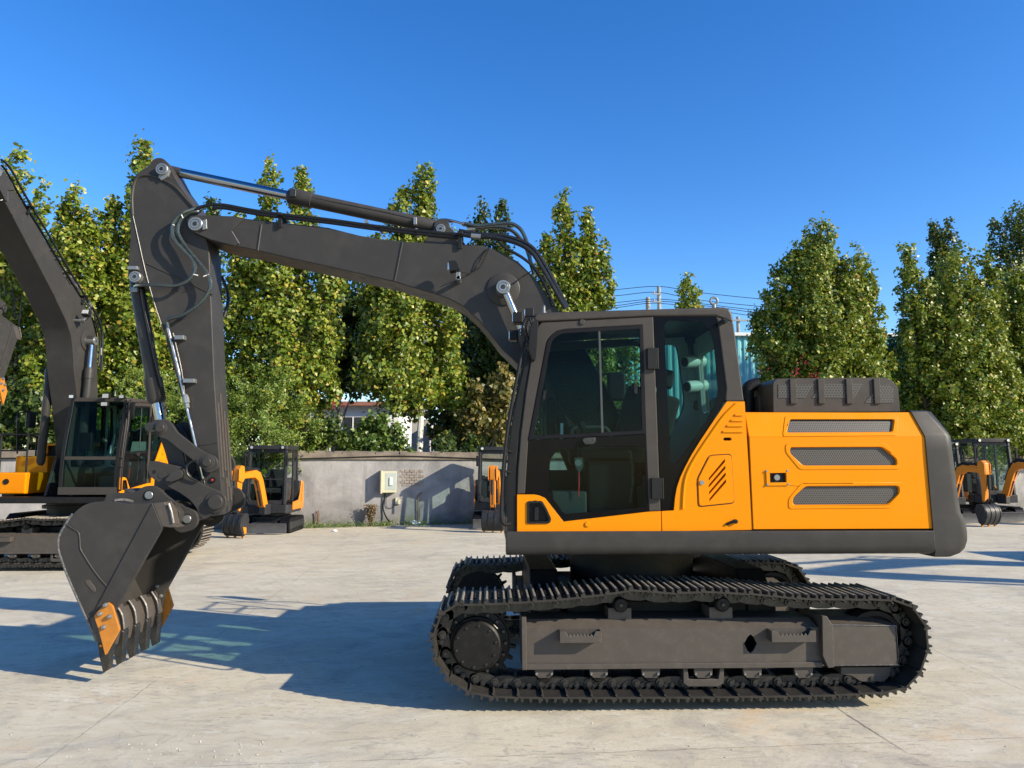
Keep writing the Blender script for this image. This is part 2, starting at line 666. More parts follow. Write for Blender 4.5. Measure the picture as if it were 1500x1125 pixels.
    # bottom rollers
    for px, py in ((797, 988), (877, 987), (953, 987), (1030, 988), (1102, 986), (1177, 983)):
        c = P(px, py, .17)
        m = MB().rev((c.x, yy(.15), c.z), (0, yy(.5) - yy(.15), 0), [(0, .05), (.03, .062), (.05, .075), (.10, .075), (.11, .06), (.24, .06), (.25, .075), (.30, .075)], 20)
        r_ = m.build('track_roller', 'hub_black', EX)
        m = MB()
        y0, y1 = ypair(.135, .16)
        m.prism(XZ([(px - 14, 977), (px + 14, 977), (px + 13, 988), (px + 8, 993), (px - 8, 993), (px - 13, 988)], .14), y0, y1)
        m.build('roller_cap', 'frame_paint', r_, .003)
        for q in (-11, 11):
            c2 = P(px + q, 987, .13)
            b = MB().rev((c2.x, yy(.118), c2.z), (0, yy(.5) - yy(.118), 0), [(0, .009), (.02, .012)], 6)
            b.build('bolt', 'zinc', r_)
    # sprocket
    c = P(698, 942, .22)
    rr = .262
    teeth = 21
    g = []
    for k in range(teeth):
        for f_, r_ in ((0, rr), (.32, rr), (.42, rr + .045), (.58, rr + .045), (.68, rr)):
            a = 2 * PI * (k + f_) / teeth
            g.append((c.x + r_ * math.cos(a), c.z + r_ * math.sin(a)))
    y0, y1 = ypair(.27, .33)
    m = MB().prism(g, y0, y1)
    sp_ = m.build('sprocket', 'hub_black', EX, flat=True)
    ax = (0, yy(.5) - yy(.1), 0)
    m = MB().rev((c.x, yy(.12), c.z), ax, [(0, .17), (.012, .184), (.06, .184), (.062, .20), (.12, .20), (.125, .245), (.15, .25), (.30, .25)], 40)
    hb = m.build('final_drive', 'hub_black', sp_, angle=25)
    for k in range(10):
        a = 2 * PI * k / 10 + .2
        m = MB().rev((c.x + .15 * math.cos(a), yy(.110), c.z + .15 * math.sin(a)), ax, [(0, .009), (.012, .011)], 6)
        m.build('bolt', 'link_steel', sp_)
    for k in range(16):
        a = 2 * PI * k / 16
        m = MB().rev((c.x + .222 * math.cos(a), yy(.212), c.z + .222 * math.sin(a)), ax, [(0, .013), (.02, .015)], 6)
        m.build('bolt', 'link_steel', sp_)
    # a grey wear collar that catches light
    m = MB()
    pts = [(c.x + .192 * math.cos(R(a)), yy(.185), c.z + .192 * math.sin(R(a))) for a in range(0, 361, 12)]
    m.tube(pts, .008, 6, smooth=False)
    m.build('hub_ring', 'link_steel', sp_)
    # idler
    c = P(1283, 941, .2)
    holes = []
    for k in range(5):
        a0 = 2 * PI * k / 5 + .35
        holes.append([(c.x + .15 * math.cos(a0 + t) + .04 * math.cos(t * 9), c.z + .15 * math.sin(a0 + t) + .04 * math.sin(t * 9)) for t in np.linspace(0, 2 * PI / 9, 10)[:-1]])
    ring = [(c.x + .245 * math.cos(t), c.z + .245 * math.sin(t)) for t in np.linspace(0, 2 * PI, 41)[:-1]]
    y0, y1 = ypair(.26, .34)
    m = MB().holed(ring, holes, y0, y1)
    idl = m.build('idler', 'hub_black', EX)
    for (a, b, r1, r2) in ((.20, .255, .235, .262), (.345, .40, .262, .235)):
        ringm = MB()
        n = 40
        vs, fs = [], []
        for k in range(n):
            t = 2 * PI * k / n
            for (y, r) in ((a, r1), (b, r2), (b, .20), (a, .20)):
                vs.append((c.x + r * math.cos(t), yy(y), c.z + r * math.sin(t)))
        for k in range(n):
            k2 = (k + 1) % n
            for q in range(4):
                fs.append((k * 4 + q, k * 4 + (q + 1) % 4, k2 * 4 + (q + 1) % 4, k2 * 4 + q))
        ringm.add(vs, fs).build('idler_rim', 'hub_black', idl)
    m = MB().rev((c.x, yy(.17), c.z), ax, [(0, .05), (.01, .07), (.26, .07)], 20)
    m.build('idler_hub', 'hub_black', idl)


undercarriage(0.0, False)
undercarriage(2.06, True)

# car body, slew ring
m = MB()
zc_ = P(960, 905, .3).z
m.box(.62, 2.15, .50, 2.16, .50, zc_ + .10)
m.box(.35, .62, .50, 2.16, .45, zc_ - .02)
cb = m.build('car_body', 'hub_black', EX, .02)
for sx in (.45, 2.2):
    m = MB()
    m.prism_x([(.48, .45), (.85, .55), (1.8, .55), (2.2, .45), (2.2, .70), (1.9, .93), (.75, .93), (.48, .70)], sx - .12, sx + .12)
    m.build('cross_beam', 'hub_black', cb, .015)
zr_ = P(1000, 813, .10).z + .02
m = MB().rev((XC, YC, zc_ + .099), (0, 0, 1), [(0, .56), (zr_ - zc_ - .24, .56), (zr_ - zc_ - .238, .64), (zr_ - zc_ - .18, .64), (zr_ - zc_ - .178, .58), (zr_ - zc_ - .10, .58)], 48)
sl = m.build('slew_ring', 'hub_black', EX)

# ---------------- upper frame
ZD = P(1000, 813, .10).z        # underside of the skirt
ZS = P(1000, 778, .08).z        # top of the skirt
sk = [(740.5, 780), (1369, 775.5), (1370.5, 813.5), (752, 818.5), (742, 811)]
m = MB()
skz = XZ(sk, .07)
zt_, zb_ = ZS, ZD
xa, xb = skz[0][0], skz[1][0]
prof = [(.07, zt_), (.065, zb_ + .07), (.075, zb_ + .035), (.10, zb_ + .008), (.14, zb_), (.30, zb_), (.30, zt_)]
m.prism_x(prof, xa + .005, xb)
o = up_(m.build('side_skirt', 'dark_paint', EX, .008))
m = MB()
m.prism_x([(2.59 - a + .0, b) for a, b in [(q + .0, w) for q, w in prof]], xa + .7, xb)
up_(m.build('side_skirt', 'dark_paint', EX, .008))
m = MB()
m.box(xa + .02, xb - .01, .302, 2.28, ZD + .012, ZS - .06)
up_(m.build('upper_frame', 'hub_black', EX, .01))

# engine bay core (dark, unseen behind the panels)
YE = .10
xl, xrr = P(1104, 700, YE).x, P(1350, 700, YE).x
zh = P(1200, 603, .16).z
m = MB()
m.box(xl + .04, xrr + .02, .165, 2.50, ZS - .05, zh - .05)
up_(m.build('engine_bay', 'dark_void', EX))

# engine door panel: lower upright sheet + upper sheet leaning in
cr = 640.0


def ysl(x, z):
    zc = P(1200, cr, YE).z
    return max(0, (z - zc)) * .38


s1 = rounded([(1161, 614), (1315, 614), (1308, 632.5), (1153.5, 633.5)], 3)
s2 = rounded([(1157.4, 655.5), (1291.7, 655), (1313, 672.5), (1313, 681.5), (1176.7, 682), (1157.4, 664)], 4)
s3 = rounded([(1180, 712.7), (1316, 712), (1316.7, 722.4), (1300, 738.7), (1161.8, 739.6), (1161.8, 729)], 4)
hd = [(1127, 693), (1151, 692.5), (1151.5, 706.5), (1127.5, 707)]
low = XZ([(1097.5, cr), (1354.8, cr), (1366.5, 774.6), (1103.5, 775.6)], YE)
m = MB()
m.holed(low, [XZ(s2, YE), XZ(s3, YE), XZ(hd, YE)], YE, YE + .045)
pan = up_(m.build('engine_door', 'yellow_paint', EX, .007))
upp = XZ([(1096, 604.5), (1341.5, 603), (1346, 606), (1354.8, cr), (1097.5, cr)], YE)
m = MB()
m.holed(upp, [XZ(s1, YE)], YE, YE + .045, ysl)
m.build('shoulder_sheet', 'yellow_paint', pan, .006)
for s_ in (s1, s2, s3):
    c = np.mean(s_, 0)
    big = [(c[0] + (a - c[0]) * 1.04 + (0), c[1] + (b - c[1]) * 1.25) for a, b in s_]
    m = MB().holed(XZ(big, YE), [], YE + .016, YE + .024, ysl if s_ is s1 else None)
    m.build('grille', 'perforated_sheet', pan)
    # pressed rim round the opening
    rim = [(c[0] + (a - c[0]) * (1 + 7 / abs(max(p[0] for p in s_) - c[0])), c[1] + (b - c[1]) * (1 + 6.0 / abs(max(p[1] for p in s_) - c[1]))) for a, b in s_]
    inn = [(c[0] + (a - c[0]) * 1.012, c[1] + (b - c[1]) * 1.06) for a, b in s_]
    m = MB().holed(XZ(rim, YE), [XZ(inn, YE)], YE - .005, YE + .01, ysl if s_ is s1 else None)
    m.build('slot_rim', 'yellow_paint', pan, .005)
m = MB().holed(XZ(rounded([(1121.5, 688), (1155.5, 687.5), (1156.5, 711), (1122.5, 711.5)], 3), YE), [XZ(hd, YE)], YE - .010, YE + .02)
m.build('handle_frame', 'yellow_paint', pan, .004)
m = MB().holed(XZ([(1125, 690), (1153, 690), (1154, 709), (1126, 709)], YE), [], YE + .02, YE + .03)
m.build('handle_recess', 'black_plastic', pan)
m = MB().disc_y(1138.5, 699.5, YE - .006, YE + .02, 4.2, 16)
m.build('lock', 'zinc', pan)
for a, b in ((1123.5, 690), (1154, 689.5), (1155, 709.5), (1124.5, 710)):
    m = MB().disc_y(a, b, YE - .014, YE, 1.6, 8)
    m.build('screw', 'zinc', pan)
# far side engine door
m = MB()
m.prism(low, 2.47, 2.515)
m.prism(upp, 2.45, 2.50)
up_(m.build('engine_door', 'yellow_paint', EX, .006))
# top deck behind the cab
m = MB()
m.box(xl - .05, xrr - .02, .19, 2.45, zh - .045, zh - .004)
up_(m.build('top_deck', 'yellow_paint', EX, .006))

# engine hood cover
Yh = .36
hc = rounded([(1132.5, 561), (1138, 554.5), (1296, 553), (1306, 557), (1315.5, 568), (1318.5, 603), (1133, 604)], 2)
hp = XZ(hc, Yh)
m = MB()
xs = [a for a, b in hp]
m.prism(hp, Yh, 2.15)
hood = up_(m.build('engine_hood', 'black_plastic', EX, .018, 3))
hood.data.materials[0] = MAT['cab_grey']
for q in ([(1140, 563), (1193, 563), (1179, 583), (1140, 583)], [(1205, 562.5), (1265, 562), (1252, 582.5), (1189, 583)], [(1287, 564), (1302, 563.5), (1309, 568), (1309, 590), (1267, 590)]):
    m = MB().holed(XZ(q, Yh - .004), [], Yh - .004, Yh + .01)
    m.build('grille', 'perforated_hood', hood)
for x in (1155.5, 1196.5, 1237.5, 1278):
    m = MB()
    a, b = P(x, 557, Yh), P(x + 11.5, 592, Yh)
    m.box(a.x, b.x, Yh - .018, Yh + .01, b.z, a.z + .012)
    m.build('rib', 'cab_grey', hood, .006)
for k in range(4):
    y = .62 + k * .4
    m = MB().box(hp[0][0] - .03, hp[0][0] + .02, y, y + .18, zh, zh + .17)
    m.build('rib', 'cab_grey', hood, .008)
# exhaust stack just behind the cab
c = P(1095, 580, .75)
m = MB().tube([(c.x, .75, zh - .02), (c.x, .75, c.z + .02), (c.x + .02, .75, c.z + .08), (c.x + .10, .75, c.z + .11)], .055, 14)
up_(m.build('exhaust_pipe', 'black_plastic', EX))

# counterweight
cwp = [(1347, 602), (1363, 602.5), (1372, 608), (1381, 625), (1390.5, 652), (1395, 690), (1399.5, 730), (1403, 757), (1410, 770), (1411.5, 800), (1404, 811), (1390, 814.5), (1371.5, 814.5), (1367.5, 775), (1360, 690)]
Yw = .20
rows = [(1361.5, 601.7), (1365.5, 603.5), (1383, 634), (1385.5, 640), (1387.5, 660), (1391.5, 690), (1396.5, 730), (1400, 750), (1405, 757.5), (1409, 776), (1409.5, 790), (1406, 801), (1400, 808), (1388, 813.5)]
m = MB()
vs, fs = [], []
for k, (a, b) in enumerate(rows):
    q = P(a, b, Yw)
    lx = 1343 + (b - 602) * .345 if b < 640 else (1356 + (b - 640) * .0865 if b < 775 else 1367.7 + (b - 775) * .1)
    xl_ = P(lx, b, .083).x
    xr_ = q.x
    w_ = xr_ - xl_
    f_ = min(1, w_ / .12)
    plan = [(xl_, .087), (xr_ - .075 * f_, .087), (xr_ - .050 * f_, .090), (xr_ - .026 * f_, .102), (xr_ - .010 * f_, .122), (xr_ - .002 * f_, .15), (xr_, .19)]
    plan += [(x, 2.60 - y) for x, y in plan[::-1]]
    e_ = {0: .015, 12: .006, 13: .02}.get(k, 0) + ysl(q.x, q.z)
    for x, y in plan:
        vs.append((x, y + (e_ if y < 1.3 else -e_), q.z))
npl = len(plan)
for k in range(len(rows) - 1):
    for i in range(npl):
        i2 = (i + 1) % npl
        fs.append((k * npl + i, k * npl + i2, (k + 1) * npl + i2, (k + 1) * npl + i))
fs += [tuple(range(npl)), tuple((len(rows) - 1) * npl + i for i in range(npl - 1, -1, -1))]
m.add(vs, fs)
o = up_(m.build('counterweight', 'dark_paint', EX, angle=40))

# ---------------- cab
YB, YF = .12, 1.12
cabE = empty('cab', (0, 0, 0))
cabE.parent = EX
up_(cabE)


def X(px, py, Y=YB):
    return P(px, py, Y).x


def Z(px, py, Y=YB):
    return P(px, py, Y).z


# roof
rp = XZ(rounded([(779.5, 468), (783, 459.5), (790, 457.5), (1060, 449.5), (1069, 452), (1073.5, 461), (1074.5, 472), (958, 464.5), (789, 472)], 4), YB)
m = MB().prism(XZ([(780, 470), (783, 460), (790, 457.5), (1060, 449.5), (1069, 452), (1073.5, 461), (1074.5, 474), (1048, 463.5), (958, 464), (790, 472.5)], YB), YB - .005, YF + .005)
m.build('roof', 'cab_grey', cabE, .022, 3)
# rear pillar
rpil = XZ([(1048, 463.5), (1074.5, 472), (1090, 588), (1064, 588.5), (1062.3, 584.6), (1063.5, 568), (1051.2, 473)], YB)
for ya, yb in ((YB - .004, YB + .10), (YF - .10, YF + .004)):
    m = MB().prism(rpil, ya, yb)
    m.build('rear_pillar', 'cab_grey', cabE, .012)
# yellow side panel below the rear window
yp = [(1064, 588.3), (1090, 588.3), (1101.5, 776), (969.5, 778.3), (968.7, 748.8), (986.6, 747.6), (988.3, 729), (991, 714), (996, 699), (1003, 684), (1012, 667), (1025, 646), (1041, 622)]
hs = [((1037, 702.5), (1061, 673)), ((1037, 712.5), (1061.5, 683)), ((1037.5, 722.5), (1062, 693)), ((1038, 732.5), (1062.5, 703))]
slots = [rounded([(a[0] - .2, a[1] + 2.0), (a[0] + .2, a[1] - 2.2), (b[0] - .2, b[1] - 1.2), (b[0] + .2, b[1] + 3.0)], 1, 1) for a, b in hs]
bs = rounded([(1059, 641), (1071, 641), (1071, 645.5), (1059, 645.5)], 2)
m = MB().holed(XZ(yp, YB), [XZ(s, YB) for s in slots] + [XZ(bs, YB)], YB - .012, YB + .03)
sp = m.build('side_panel', 'yellow_paint', cabE, .006)
m = MB().holed(XZ([(1030, 665), (1073, 635), (1074, 745), (1030, 745)], YB), [], YB + .032, YB + .04)
m.build('slot_backing', 'dark_void', sp)
# raised hatch frame line, ribs and the curved swage
hat = [(1038.5, 667), (1071, 665), (1075.5, 737), (1022.5, 742.5), (1021, 701.5)]
m = MB()
hp2 = rounded(hat, 5)
m.tube([P(a, b, YB - .0115) for a, b in hp2 + [hp2[0]]], .0035, 6, smooth=False)
m.build('hatch_seam', 'dark_void', sp)
inn = [(1048 + (a - 1048) * .965, 704 + (b - 704) * .965) for a, b in hat]
m = MB().holed(XZ(rounded(inn, 5), YB), [XZ(s, YB) for s in slots], YB - .019, YB - .0125)
m.build('hatch', 'yellow_paint', sp, .004)
m = MB().disc_y(1028.5, 707, YB - .026, YB, 3.4, 14)
m.build('hatch_lock', 'zinc', sp)
for y, x in ((608, 1075), (616, 1069.5), (623.8, 1063.5), (632.3, 1057.5)):
    m = MB()
    a, b = P(x, y + 1.6, YB), P(1087.5, y - 1.6, YB)
    m.box(a.x, b.x, YB - .022, YB - .012, a.z, b.z)
    m.build('pressed_rib', 'yellow_paint', sp, .006)
m = MB()
sw = [(1078, 592), (1060, 610), (1040, 638), (1020, 668), (1008, 690), (1003, 706), (1001, 724), (1000, 745)]
m.tube([P(a, b, YB - .012) for a, b in sw], .013, 8)
m.build('swage_line', 'yellow_paint', sp)
m = MB()
m.tube([P(1064, 768, YB - .016), P(1076, 763, YB - .03), P(1079, 764, YB - .03)], .011, 8, smooth=False)
m.disc_y(1078, 764, YB - .035, YB, 3.2, 12)
m.build('latch', 'black_plastic', sp)
# rear side window: black border + glass
bo = [(957.8, 464), (1048.5, 463.5), (1051.2, 473), (1063.5, 568), (1062.3, 584.6), (1041, 622), (1025, 646), (1012, 667), (1003, 684), (996, 699), (991, 714), (988.3, 729), (986.6, 747.4), (968.9, 748.4)]
bi = rounded([(973, 470), (1026, 469.5), (1041, 482.6), (1046, 502), (1052, 571.4), (1049, 591), (1036, 614), (1009.5, 653.7), (990, 680), (981.5, 680)], 8)
m = MB().holed(XZ(bo, YB), [XZ(bi, YB)], YB + .004, YB + .012)
rw = m.build('rear_side_window', 'frit_black', cabE)
m = MB().prism(XZ(bi, YB + .006), YB + .006, YB + .010)
m.build('pane', 'cab_glass', rw, flat=True)
m = MB()
m.tube([P(1051, 475.5, YB - .005), P(1062, 469.5, YB - .03)], .012, 8)
m.disc_y(1063, 469, YB - .035, YB, 4, 12)
m.build('window_latch', 'black_plastic', rw)

# door
dout = [(790.5, 472.5), (957, 464), (967.8, 748.5), (950.6, 749.3), (945.5, 635.8), (773.8, 644.6), (769.3, 722.7)]
u_o = [(774, 644.5), (800.6, 504), (803, 497), (808.8, 490), (816, 485), (826, 482.6), (940.5, 476), (945.5, 635.8)]
# grey frame = ring between the outline and the window opening
ring = [(790.5, 472.5), (957, 464), (967.8, 748.5), (950.6, 749.3), (945.5, 635.8), (940.5, 476), (826, 482.6), (816, 485), (808.8, 490), (803, 497), (800.6, 504), (774, 644.5), (769.6, 721.5), (769, 724), (757.3, 724), (770, 600)]
ring = [(788, 478), (793, 472.5), (957, 464), (967.8, 748.5), (950.6, 749.3), (945.5, 635.8), (940.5, 476), (826, 482.6), (816, 485), (808.8, 490), (803, 497), (800.6, 504), (774, 644.5), (769.3, 723.2), (757.4, 724), (758.5, 690), (763, 635), (771, 570), (779, 520)]
door = empty('door', (0, 0, 0))
door.parent = cabE
DY = YB - .015
m = MB().prism(XZ(ring, DY), DY, YB + .03)
m.build('door_frame', 'cab_grey', door, .008)
dyel = [(757.4, 724.4), (782.5, 724.4), (790, 725.8), (798.6, 729.6), (825.5, 764.2), (950, 749.6), (967.9, 748.8), (968.6, 778.2), (757.4, 779.3)]
rec = rounded([(773, 735), (793, 734.5), (800, 746), (806.5, 760), (804, 765.5), (773, 766)], 3)
m = MB().holed(XZ(dyel, DY), [XZ(rec, DY)], DY - .003, YB + .03)
m.build('door_skin', 'yellow_paint', door, .006)
m = MB().prism(XZ([(770, 731), (796, 731), (810, 766), (770, 769)], DY), YB + .012, YB + .02)
m.build('handle_recess', 'black_plastic', door)
m = MB()
m.holed(XZ(rounded([(772, 734), (794, 733.5), (801, 745.5), (807.7, 760.5), (805, 766.8), (772, 767)], 3), DY), [XZ(rounded([(775, 737), (792, 736.5), (799, 748), (804, 760.5), (802, 763.5), (775, 764)], 3), DY)], DY - .012, DY + .012)
m.prism(XZ(rounded([(783, 743), (789, 743), (789, 762), (783, 762)], 2), DY), DY - .010, DY + .02)
m.build('handle', 'black_plastic', door, .003)
for a, b in ((853, 471.5), (861, 768)):
    m = MB().disc_y(a, b, DY - .012, DY + .01, 4.0, 16)
    m.build('door_plug', 'cab_grey' if b < 500 else 'yellow_paint', door, .003)
# upper window
ui = [(782, 638.6), (806.5, 505), (809.5, 498), (815, 493), (824, 488.8), (936.5, 482), (940, 630.5)]
m = MB().holed(XZ(u_o, DY), [XZ(ui, DY)], DY - .006, DY + .012)
dw = m.build('window_seal', 'black_rubber', door, .003)
m = MB().prism(XZ(ui, DY + .004), DY + .002, DY + .007)
m.build('upper_pane', 'cab_glass', door, flat=True)
m = MB().prism(XZ([(876.5, 485.5), (879.3, 485.3), (884, 634), (881, 634.2)], DY), DY - .004, DY + .008)
m.build('sliding_bar', 'cab_trim_dark', door)
for q in ([(796, 572), (800, 572), (798, 586), (794, 586)], [(928, 562), (933, 562), (933, 577), (928, 577)]):
    m = MB().prism(XZ(q, DY), DY - .015, DY + .01)
    m.build('window_catch', 'black_plastic', door, .003)
# lower glass with black border
lo = [(773.6, 645), (945.7, 636.3), (950.4, 748.6), (825.8, 763.2), (799.2, 729.0), (790, 725), (782.5, 723.6), (769.7, 723)]
li = rounded([(818, 657), (944, 652), (947, 743), (826, 753), (803.5, 721), (806, 673)], 5)
m = MB().holed(XZ(lo, DY), [XZ(li, DY)], DY + .002, DY + .010)
m.build('window_border', 'frit_black', door)
m = MB().prism(XZ(li, DY + .004), DY + .004, DY + .008)
m.build('lower_pane', 'cab_glass', door, flat=True)
m = MB().prism(XZ(rounded([(852, 644), (856, 641.5), (871, 640.5), (872.5, 647), (868, 651), (856, 651)], 2), DY), DY - .03, DY + .01)
m.build('window_latch', 'link_steel', door, .004)
for q in ((947.5, 510.5, 963, 541.5), (953.5, 700, 970.5, 731)):
    a, b = P(q[0], q[3], DY), P(q[2], q[1], DY)
    m = MB().box(a.x, b.x - .014, DY - .035, DY + .02, a.z, b.z)
    m.cyl((b.x - .008, DY - .022, a.z), (b.x - .008, DY - .022, b.z), .012, n=10)
    m.build('hinge', 'black_plastic', door, .005)
# front post and windscreen
fp = [(781, 466), (775.5, 500), (768, 535), (757.5, 580), (749.5, 620), (744.5, 660), (741.5, 710), (742, 780)]
bk = [(789, 474), (784, 500), (776.5, 535), (767, 585), (760, 640), (756, 690), (755.5, 780)]
for ya, yb in ((YB - .004, YB + .06), (YF - .06, YF + .004)):
    m = MB().holed(XZ(fp + bk[::-1], YB), [], ya, yb)
    m.build('front_pillar', 'black_plastic', cabE, .008)
m = MB()
fs_ = XZ(smooth_loop([(781, 466), (775.5, 500), (768, 535), (757.5, 580), (749.5, 620), (744.5, 660), (741.5, 710), (742, 780)], 3, False), YB)
m.holed([(x + .008, z) for x, z in fs_] + [(x + .014, z) for x, z in fs_[::-1]], [], YB + .061, YF - .061)
m.build('windscreen', 'cab_glass', cabE)
for k in (0, 5 * 3):
    x, z = fs_[k]
    m = MB().box(x - .006, x + .03, YB + .062, YF - .062, z - .03, z + .03)
    m.build('front_rail', 'cab_grey', cabE, .006)
x, z = fs_[-1]
m = MB().box(x - .012, x + .05, YB - .003, YF + .003, z - .01, z + .12)
m.build('front_sill', 'cab_grey', cabE, .006)
# far side wall of the cab with two windows
fw_o = [(790, 473), (1049, 463.5), (1074, 474), (1090, 588), (1101, 776), (757.4, 779), (757.4, 724), (763, 635), (779, 520)]
k1 = rounded([(786, 690), (800.6, 504), (812, 488), (975, 477), (985, 620), (975, 640), (945, 690)], 10)
k2 = rounded([(1000, 476), (1036, 476), (1049, 570), (1046, 590), (1030, 618), (1004, 650)], 10)
m = MB().holed(XZ(fw_o, YB), [XZ(k1, YB), XZ(k2, YB)], YF - .055, YF)
fwall = m.build('far_side_wall', 'cab_grey', cabE, .005)
for k in (k1, k2):
    m = MB().prism(XZ(k, YB), YF - .03, YF - .025)
    m.build('pane', 'cab_glass', fwall, flat=True)
m = MB().holed(XZ([(960, 470), (1049, 464), (1074, 474), (1090, 588), (1101, 770), (945, 770), (947, 705), (992, 660), (996, 620), (988, 478)], YB), [XZ(k2, YB)], YF - .085, YF - .056)
m.build('trim', 'cab_trim', fwall, .004)
# rear wall of the cab: slanted sheet with a window
r0, r1 = XZ([(1072, 476), (1096, 776)], YB)
zz0, zz1 = r1[1], r0[1]


def xo(y, z):
    return r1[0] + (r0[0] - r1[0]) * (z - r1[1]) / (r0[1] - r1[1]) - .06


zw0, zw1 = Z(1075, 596), Z(1075, 500)
m = MB().holed([(YB + .10, zz0), (YF - .09, zz0), (YF - .09, zz1 + .03), (YB + .10, zz1 + .03)], [rrect(YB + .18, YF - .22, zw0, zw1, .07)], 0, .04, xo, 'x')
rear = m.build('rear_wall', 'cab_trim', cabE)
m = MB().holed([(a, b) for a, b in rrect(YB + .18, YF - .22, zw0, zw1, .07)], [], .015, .02, xo, 'x')
m.build('pane', 'cab_glass', rear, flat=True)
# vents on the far rear pillar
for (a, b) in ((1012, 530), (1015, 566)):
    c = P(a + 3, b, YF - .20)
    m = MB().rev(c, (-.85, -.5, -.1), [(-.12, .055), (.10, .052), (.105, .045)], 20)
    vt = m.build('air_vent', 'vent_grey', fwall)
    m = MB().rev(c + Vector((-.85, -.5, -.1)).normalized() * .102, (-.85, -.5, -.1), [(0, .043), (.006, .043)], 20)
    m.build('vent_mouth', 'black_plastic', vt)
m = MB().prism(XZ(rounded([(1006, 520), (1026, 520), (1030, 585), (1010, 588)], 4), YF - .1), YF - .115, YF - .088)
m.build('vent_housing', 'cab_trim', fwall, .006)
m = MB().rev(P(1012, 495, YF - .14), (.1, -1, -.3), [(0, .06), (.03, .06)], 18)
m.build('speaker', 'black_plastic', fwall)
# floor, seat, consoles, controls
zf = Z(860, 779) + .03
m = MB().box(X(758, 770), X(1095, 770), YB + .032, YF - .09, ZS + .004, zf + .02)
m.build('cab_floor', 'cab_trim_dark', cabE)
m = MB()
xs_ = X(893, 700, .6)
m.box(xs_ - .26, xs_ + .24, .40, .88, zf + .30, zf + .44)
seat = m.build('seat', 'seat_cloth', cabE, .04, 3)
m = MB().beam((xs_ + .20, .64, zf + .42), (xs_ + .40, .64, zf + 1.10), .46, .13, (0, 1, 0))
m.build('backrest', 'seat_cloth', seat, .04, 3)
m = MB().beam((xs_ + .41, .64, zf + 1.14), (xs_ + .44, .64, zf + 1.30), .28, .10, (0, 1, 0))
m.build('headrest', 'seat_cloth', seat, .03, 3)
m = MB().box(xs_ - .22, xs_ + .2, .44, .84, zf + .02, zf + .30)
m.build('seat_base', 'black_plastic', seat, .01)
for y in (.24, .92):
    m = MB().box(xs_ - .30, xs_ + .26, y, y + .14, zf + .48, zf + .62)
    con = m.build('console', 'black_plastic', cabE, .03)
    m = MB().tube([(xs_ - .24, y + .07, zf + .60), (xs_ - .25, y + .07, zf + .74), (xs_ - .28, y + .07, zf + .82)], lambda t: .012 + .02 * (t > .5), 8)
    m.build('joystick', 'black_plastic', con)
m = MB().box(X(806, 720, .3), X(858, 720, .3), YB + .10, YB + .5, zf + .02, Z(830, 719, .3))
m.build('storage_box', 'cab_trim_dark', cabE, .02)
m = MB().box(X(862, 700), X(935, 700), YB + .12, YB + .35, zf + .02, Z(880, 665))
m.build('side_box', 'black_plastic', cabE, .03)
c = P(847, 679, YB + .07)
m = MB().prism(XZ(rounded([(841, 670), (853, 670), (855, 682), (848, 694), (842, 683)], 3), YB + .07), YB + .06, YB + .085)
ext = m.build('belt_reel', 'cab_trim_dark', cabE, .005)
m = MB().disc_y(847, 678, YB + .055, YB + .06, 5, 16)
m.build('reel_disc', 'zinc', ext)
m = MB().tube([P(848, 692, YB + .07), P(848, 710, YB + .07), P(847, 727, YB + .07)], .006, 6)
m.build('lanyard', 'red_cord', ext)
m = MB().tube([P(923, 737, YB + .12), P(927, 700, YB + .12), P(924, 665, YB + .12), P(921, 662, YB + .12)], .012, 8)
m.build('grab_bar', 'link_steel', cabE)
m = MB().tube([P(835, 646, .5), P(838, 630, .5), P(846, 627, .5), P(880, 626, .5), P(890, 630, .5), P(896, 646, .5)], .016, 8)
m.build('armrest_bar', 'cab_trim_dark', cabE)
m = MB().tube([P(823, 645, .5), P(823, 620, .5)], .012, 8)
m.build('pedal_lever', 'white_plastic', cabE)
m = MB().box(X(800, 640, .9), X(812, 640, .9), .80, 1.02, Z(800, 640, .9), Z(800, 585, .9))
m.build('monitor', 'black_plastic', cabE, .015)
# handrail, mirror, lamps outside
m = MB().tube([P(768, 500, YB - .07), P(760, 540, YB - .09), P(750, 590, YB - .09), P(742, 640, YB - .09), P(737, 690, YB - .09), P(734.5, 740, YB - .09), P(735, 760, YB - .09), P(739, 768, YB - .08), P(747, 767, YB - .02)], .0135, 10)
m.build('handrail', 'black_plastic', cabE)
for q in ((741, 660), (738.6, 690)):
    m = MB().tube([P(q[0], q[1], YB - .09), P(q[0] + 9, q[1] + 2, YB)], .009, 8)
    m.build('rail_stay', 'black_plastic', cabE)
m = MB().prism(XZ(rounded([(779, 472), (788, 469), (787, 500), (784.5, 527), (780.5, 529), (777, 520), (774, 508), (776, 490)], 4), YB - .1), YB - .13, YB - .02)
m.build('mirror', 'black_plastic', cabE, .012)
m = MB()
for q in (0, 5):
    m.tube([P(770 + q, 500, YB - .05), P(765 + q, 482, YB - .06), P(769 + q, 468, YB - .07), P(775 + q, 466, YB - .07), P(779, 476, YB - .08)], .008, 8)
m.build('mirror_arm', 'black_plastic', cabE)
for (a, b, w, h) in ((758.5, 466, 15, 17), (752.5, 491.5, 13, 15)):
    c = P(a, b, .42)
    s_ = (.42 + 5.6) / 1083
    m = MB().box(c.x - w * s_ / 2, c.x + w * s_ / 2, .38, .50, c.z - h * s_ / 2, c.z + h * s_ / 2)
    wl = m.build('work_lamp', 'black_plastic', cabE, .012)
    m = MB().box(c.x - w * s_ / 2 - .005, c.x - w * s_ / 2 + .004, .39, .49, c.z - h * s_ / 2 + .012, c.z + h * s_ / 2 - .012)
    m.build('lens', 'lens_grey', wl)
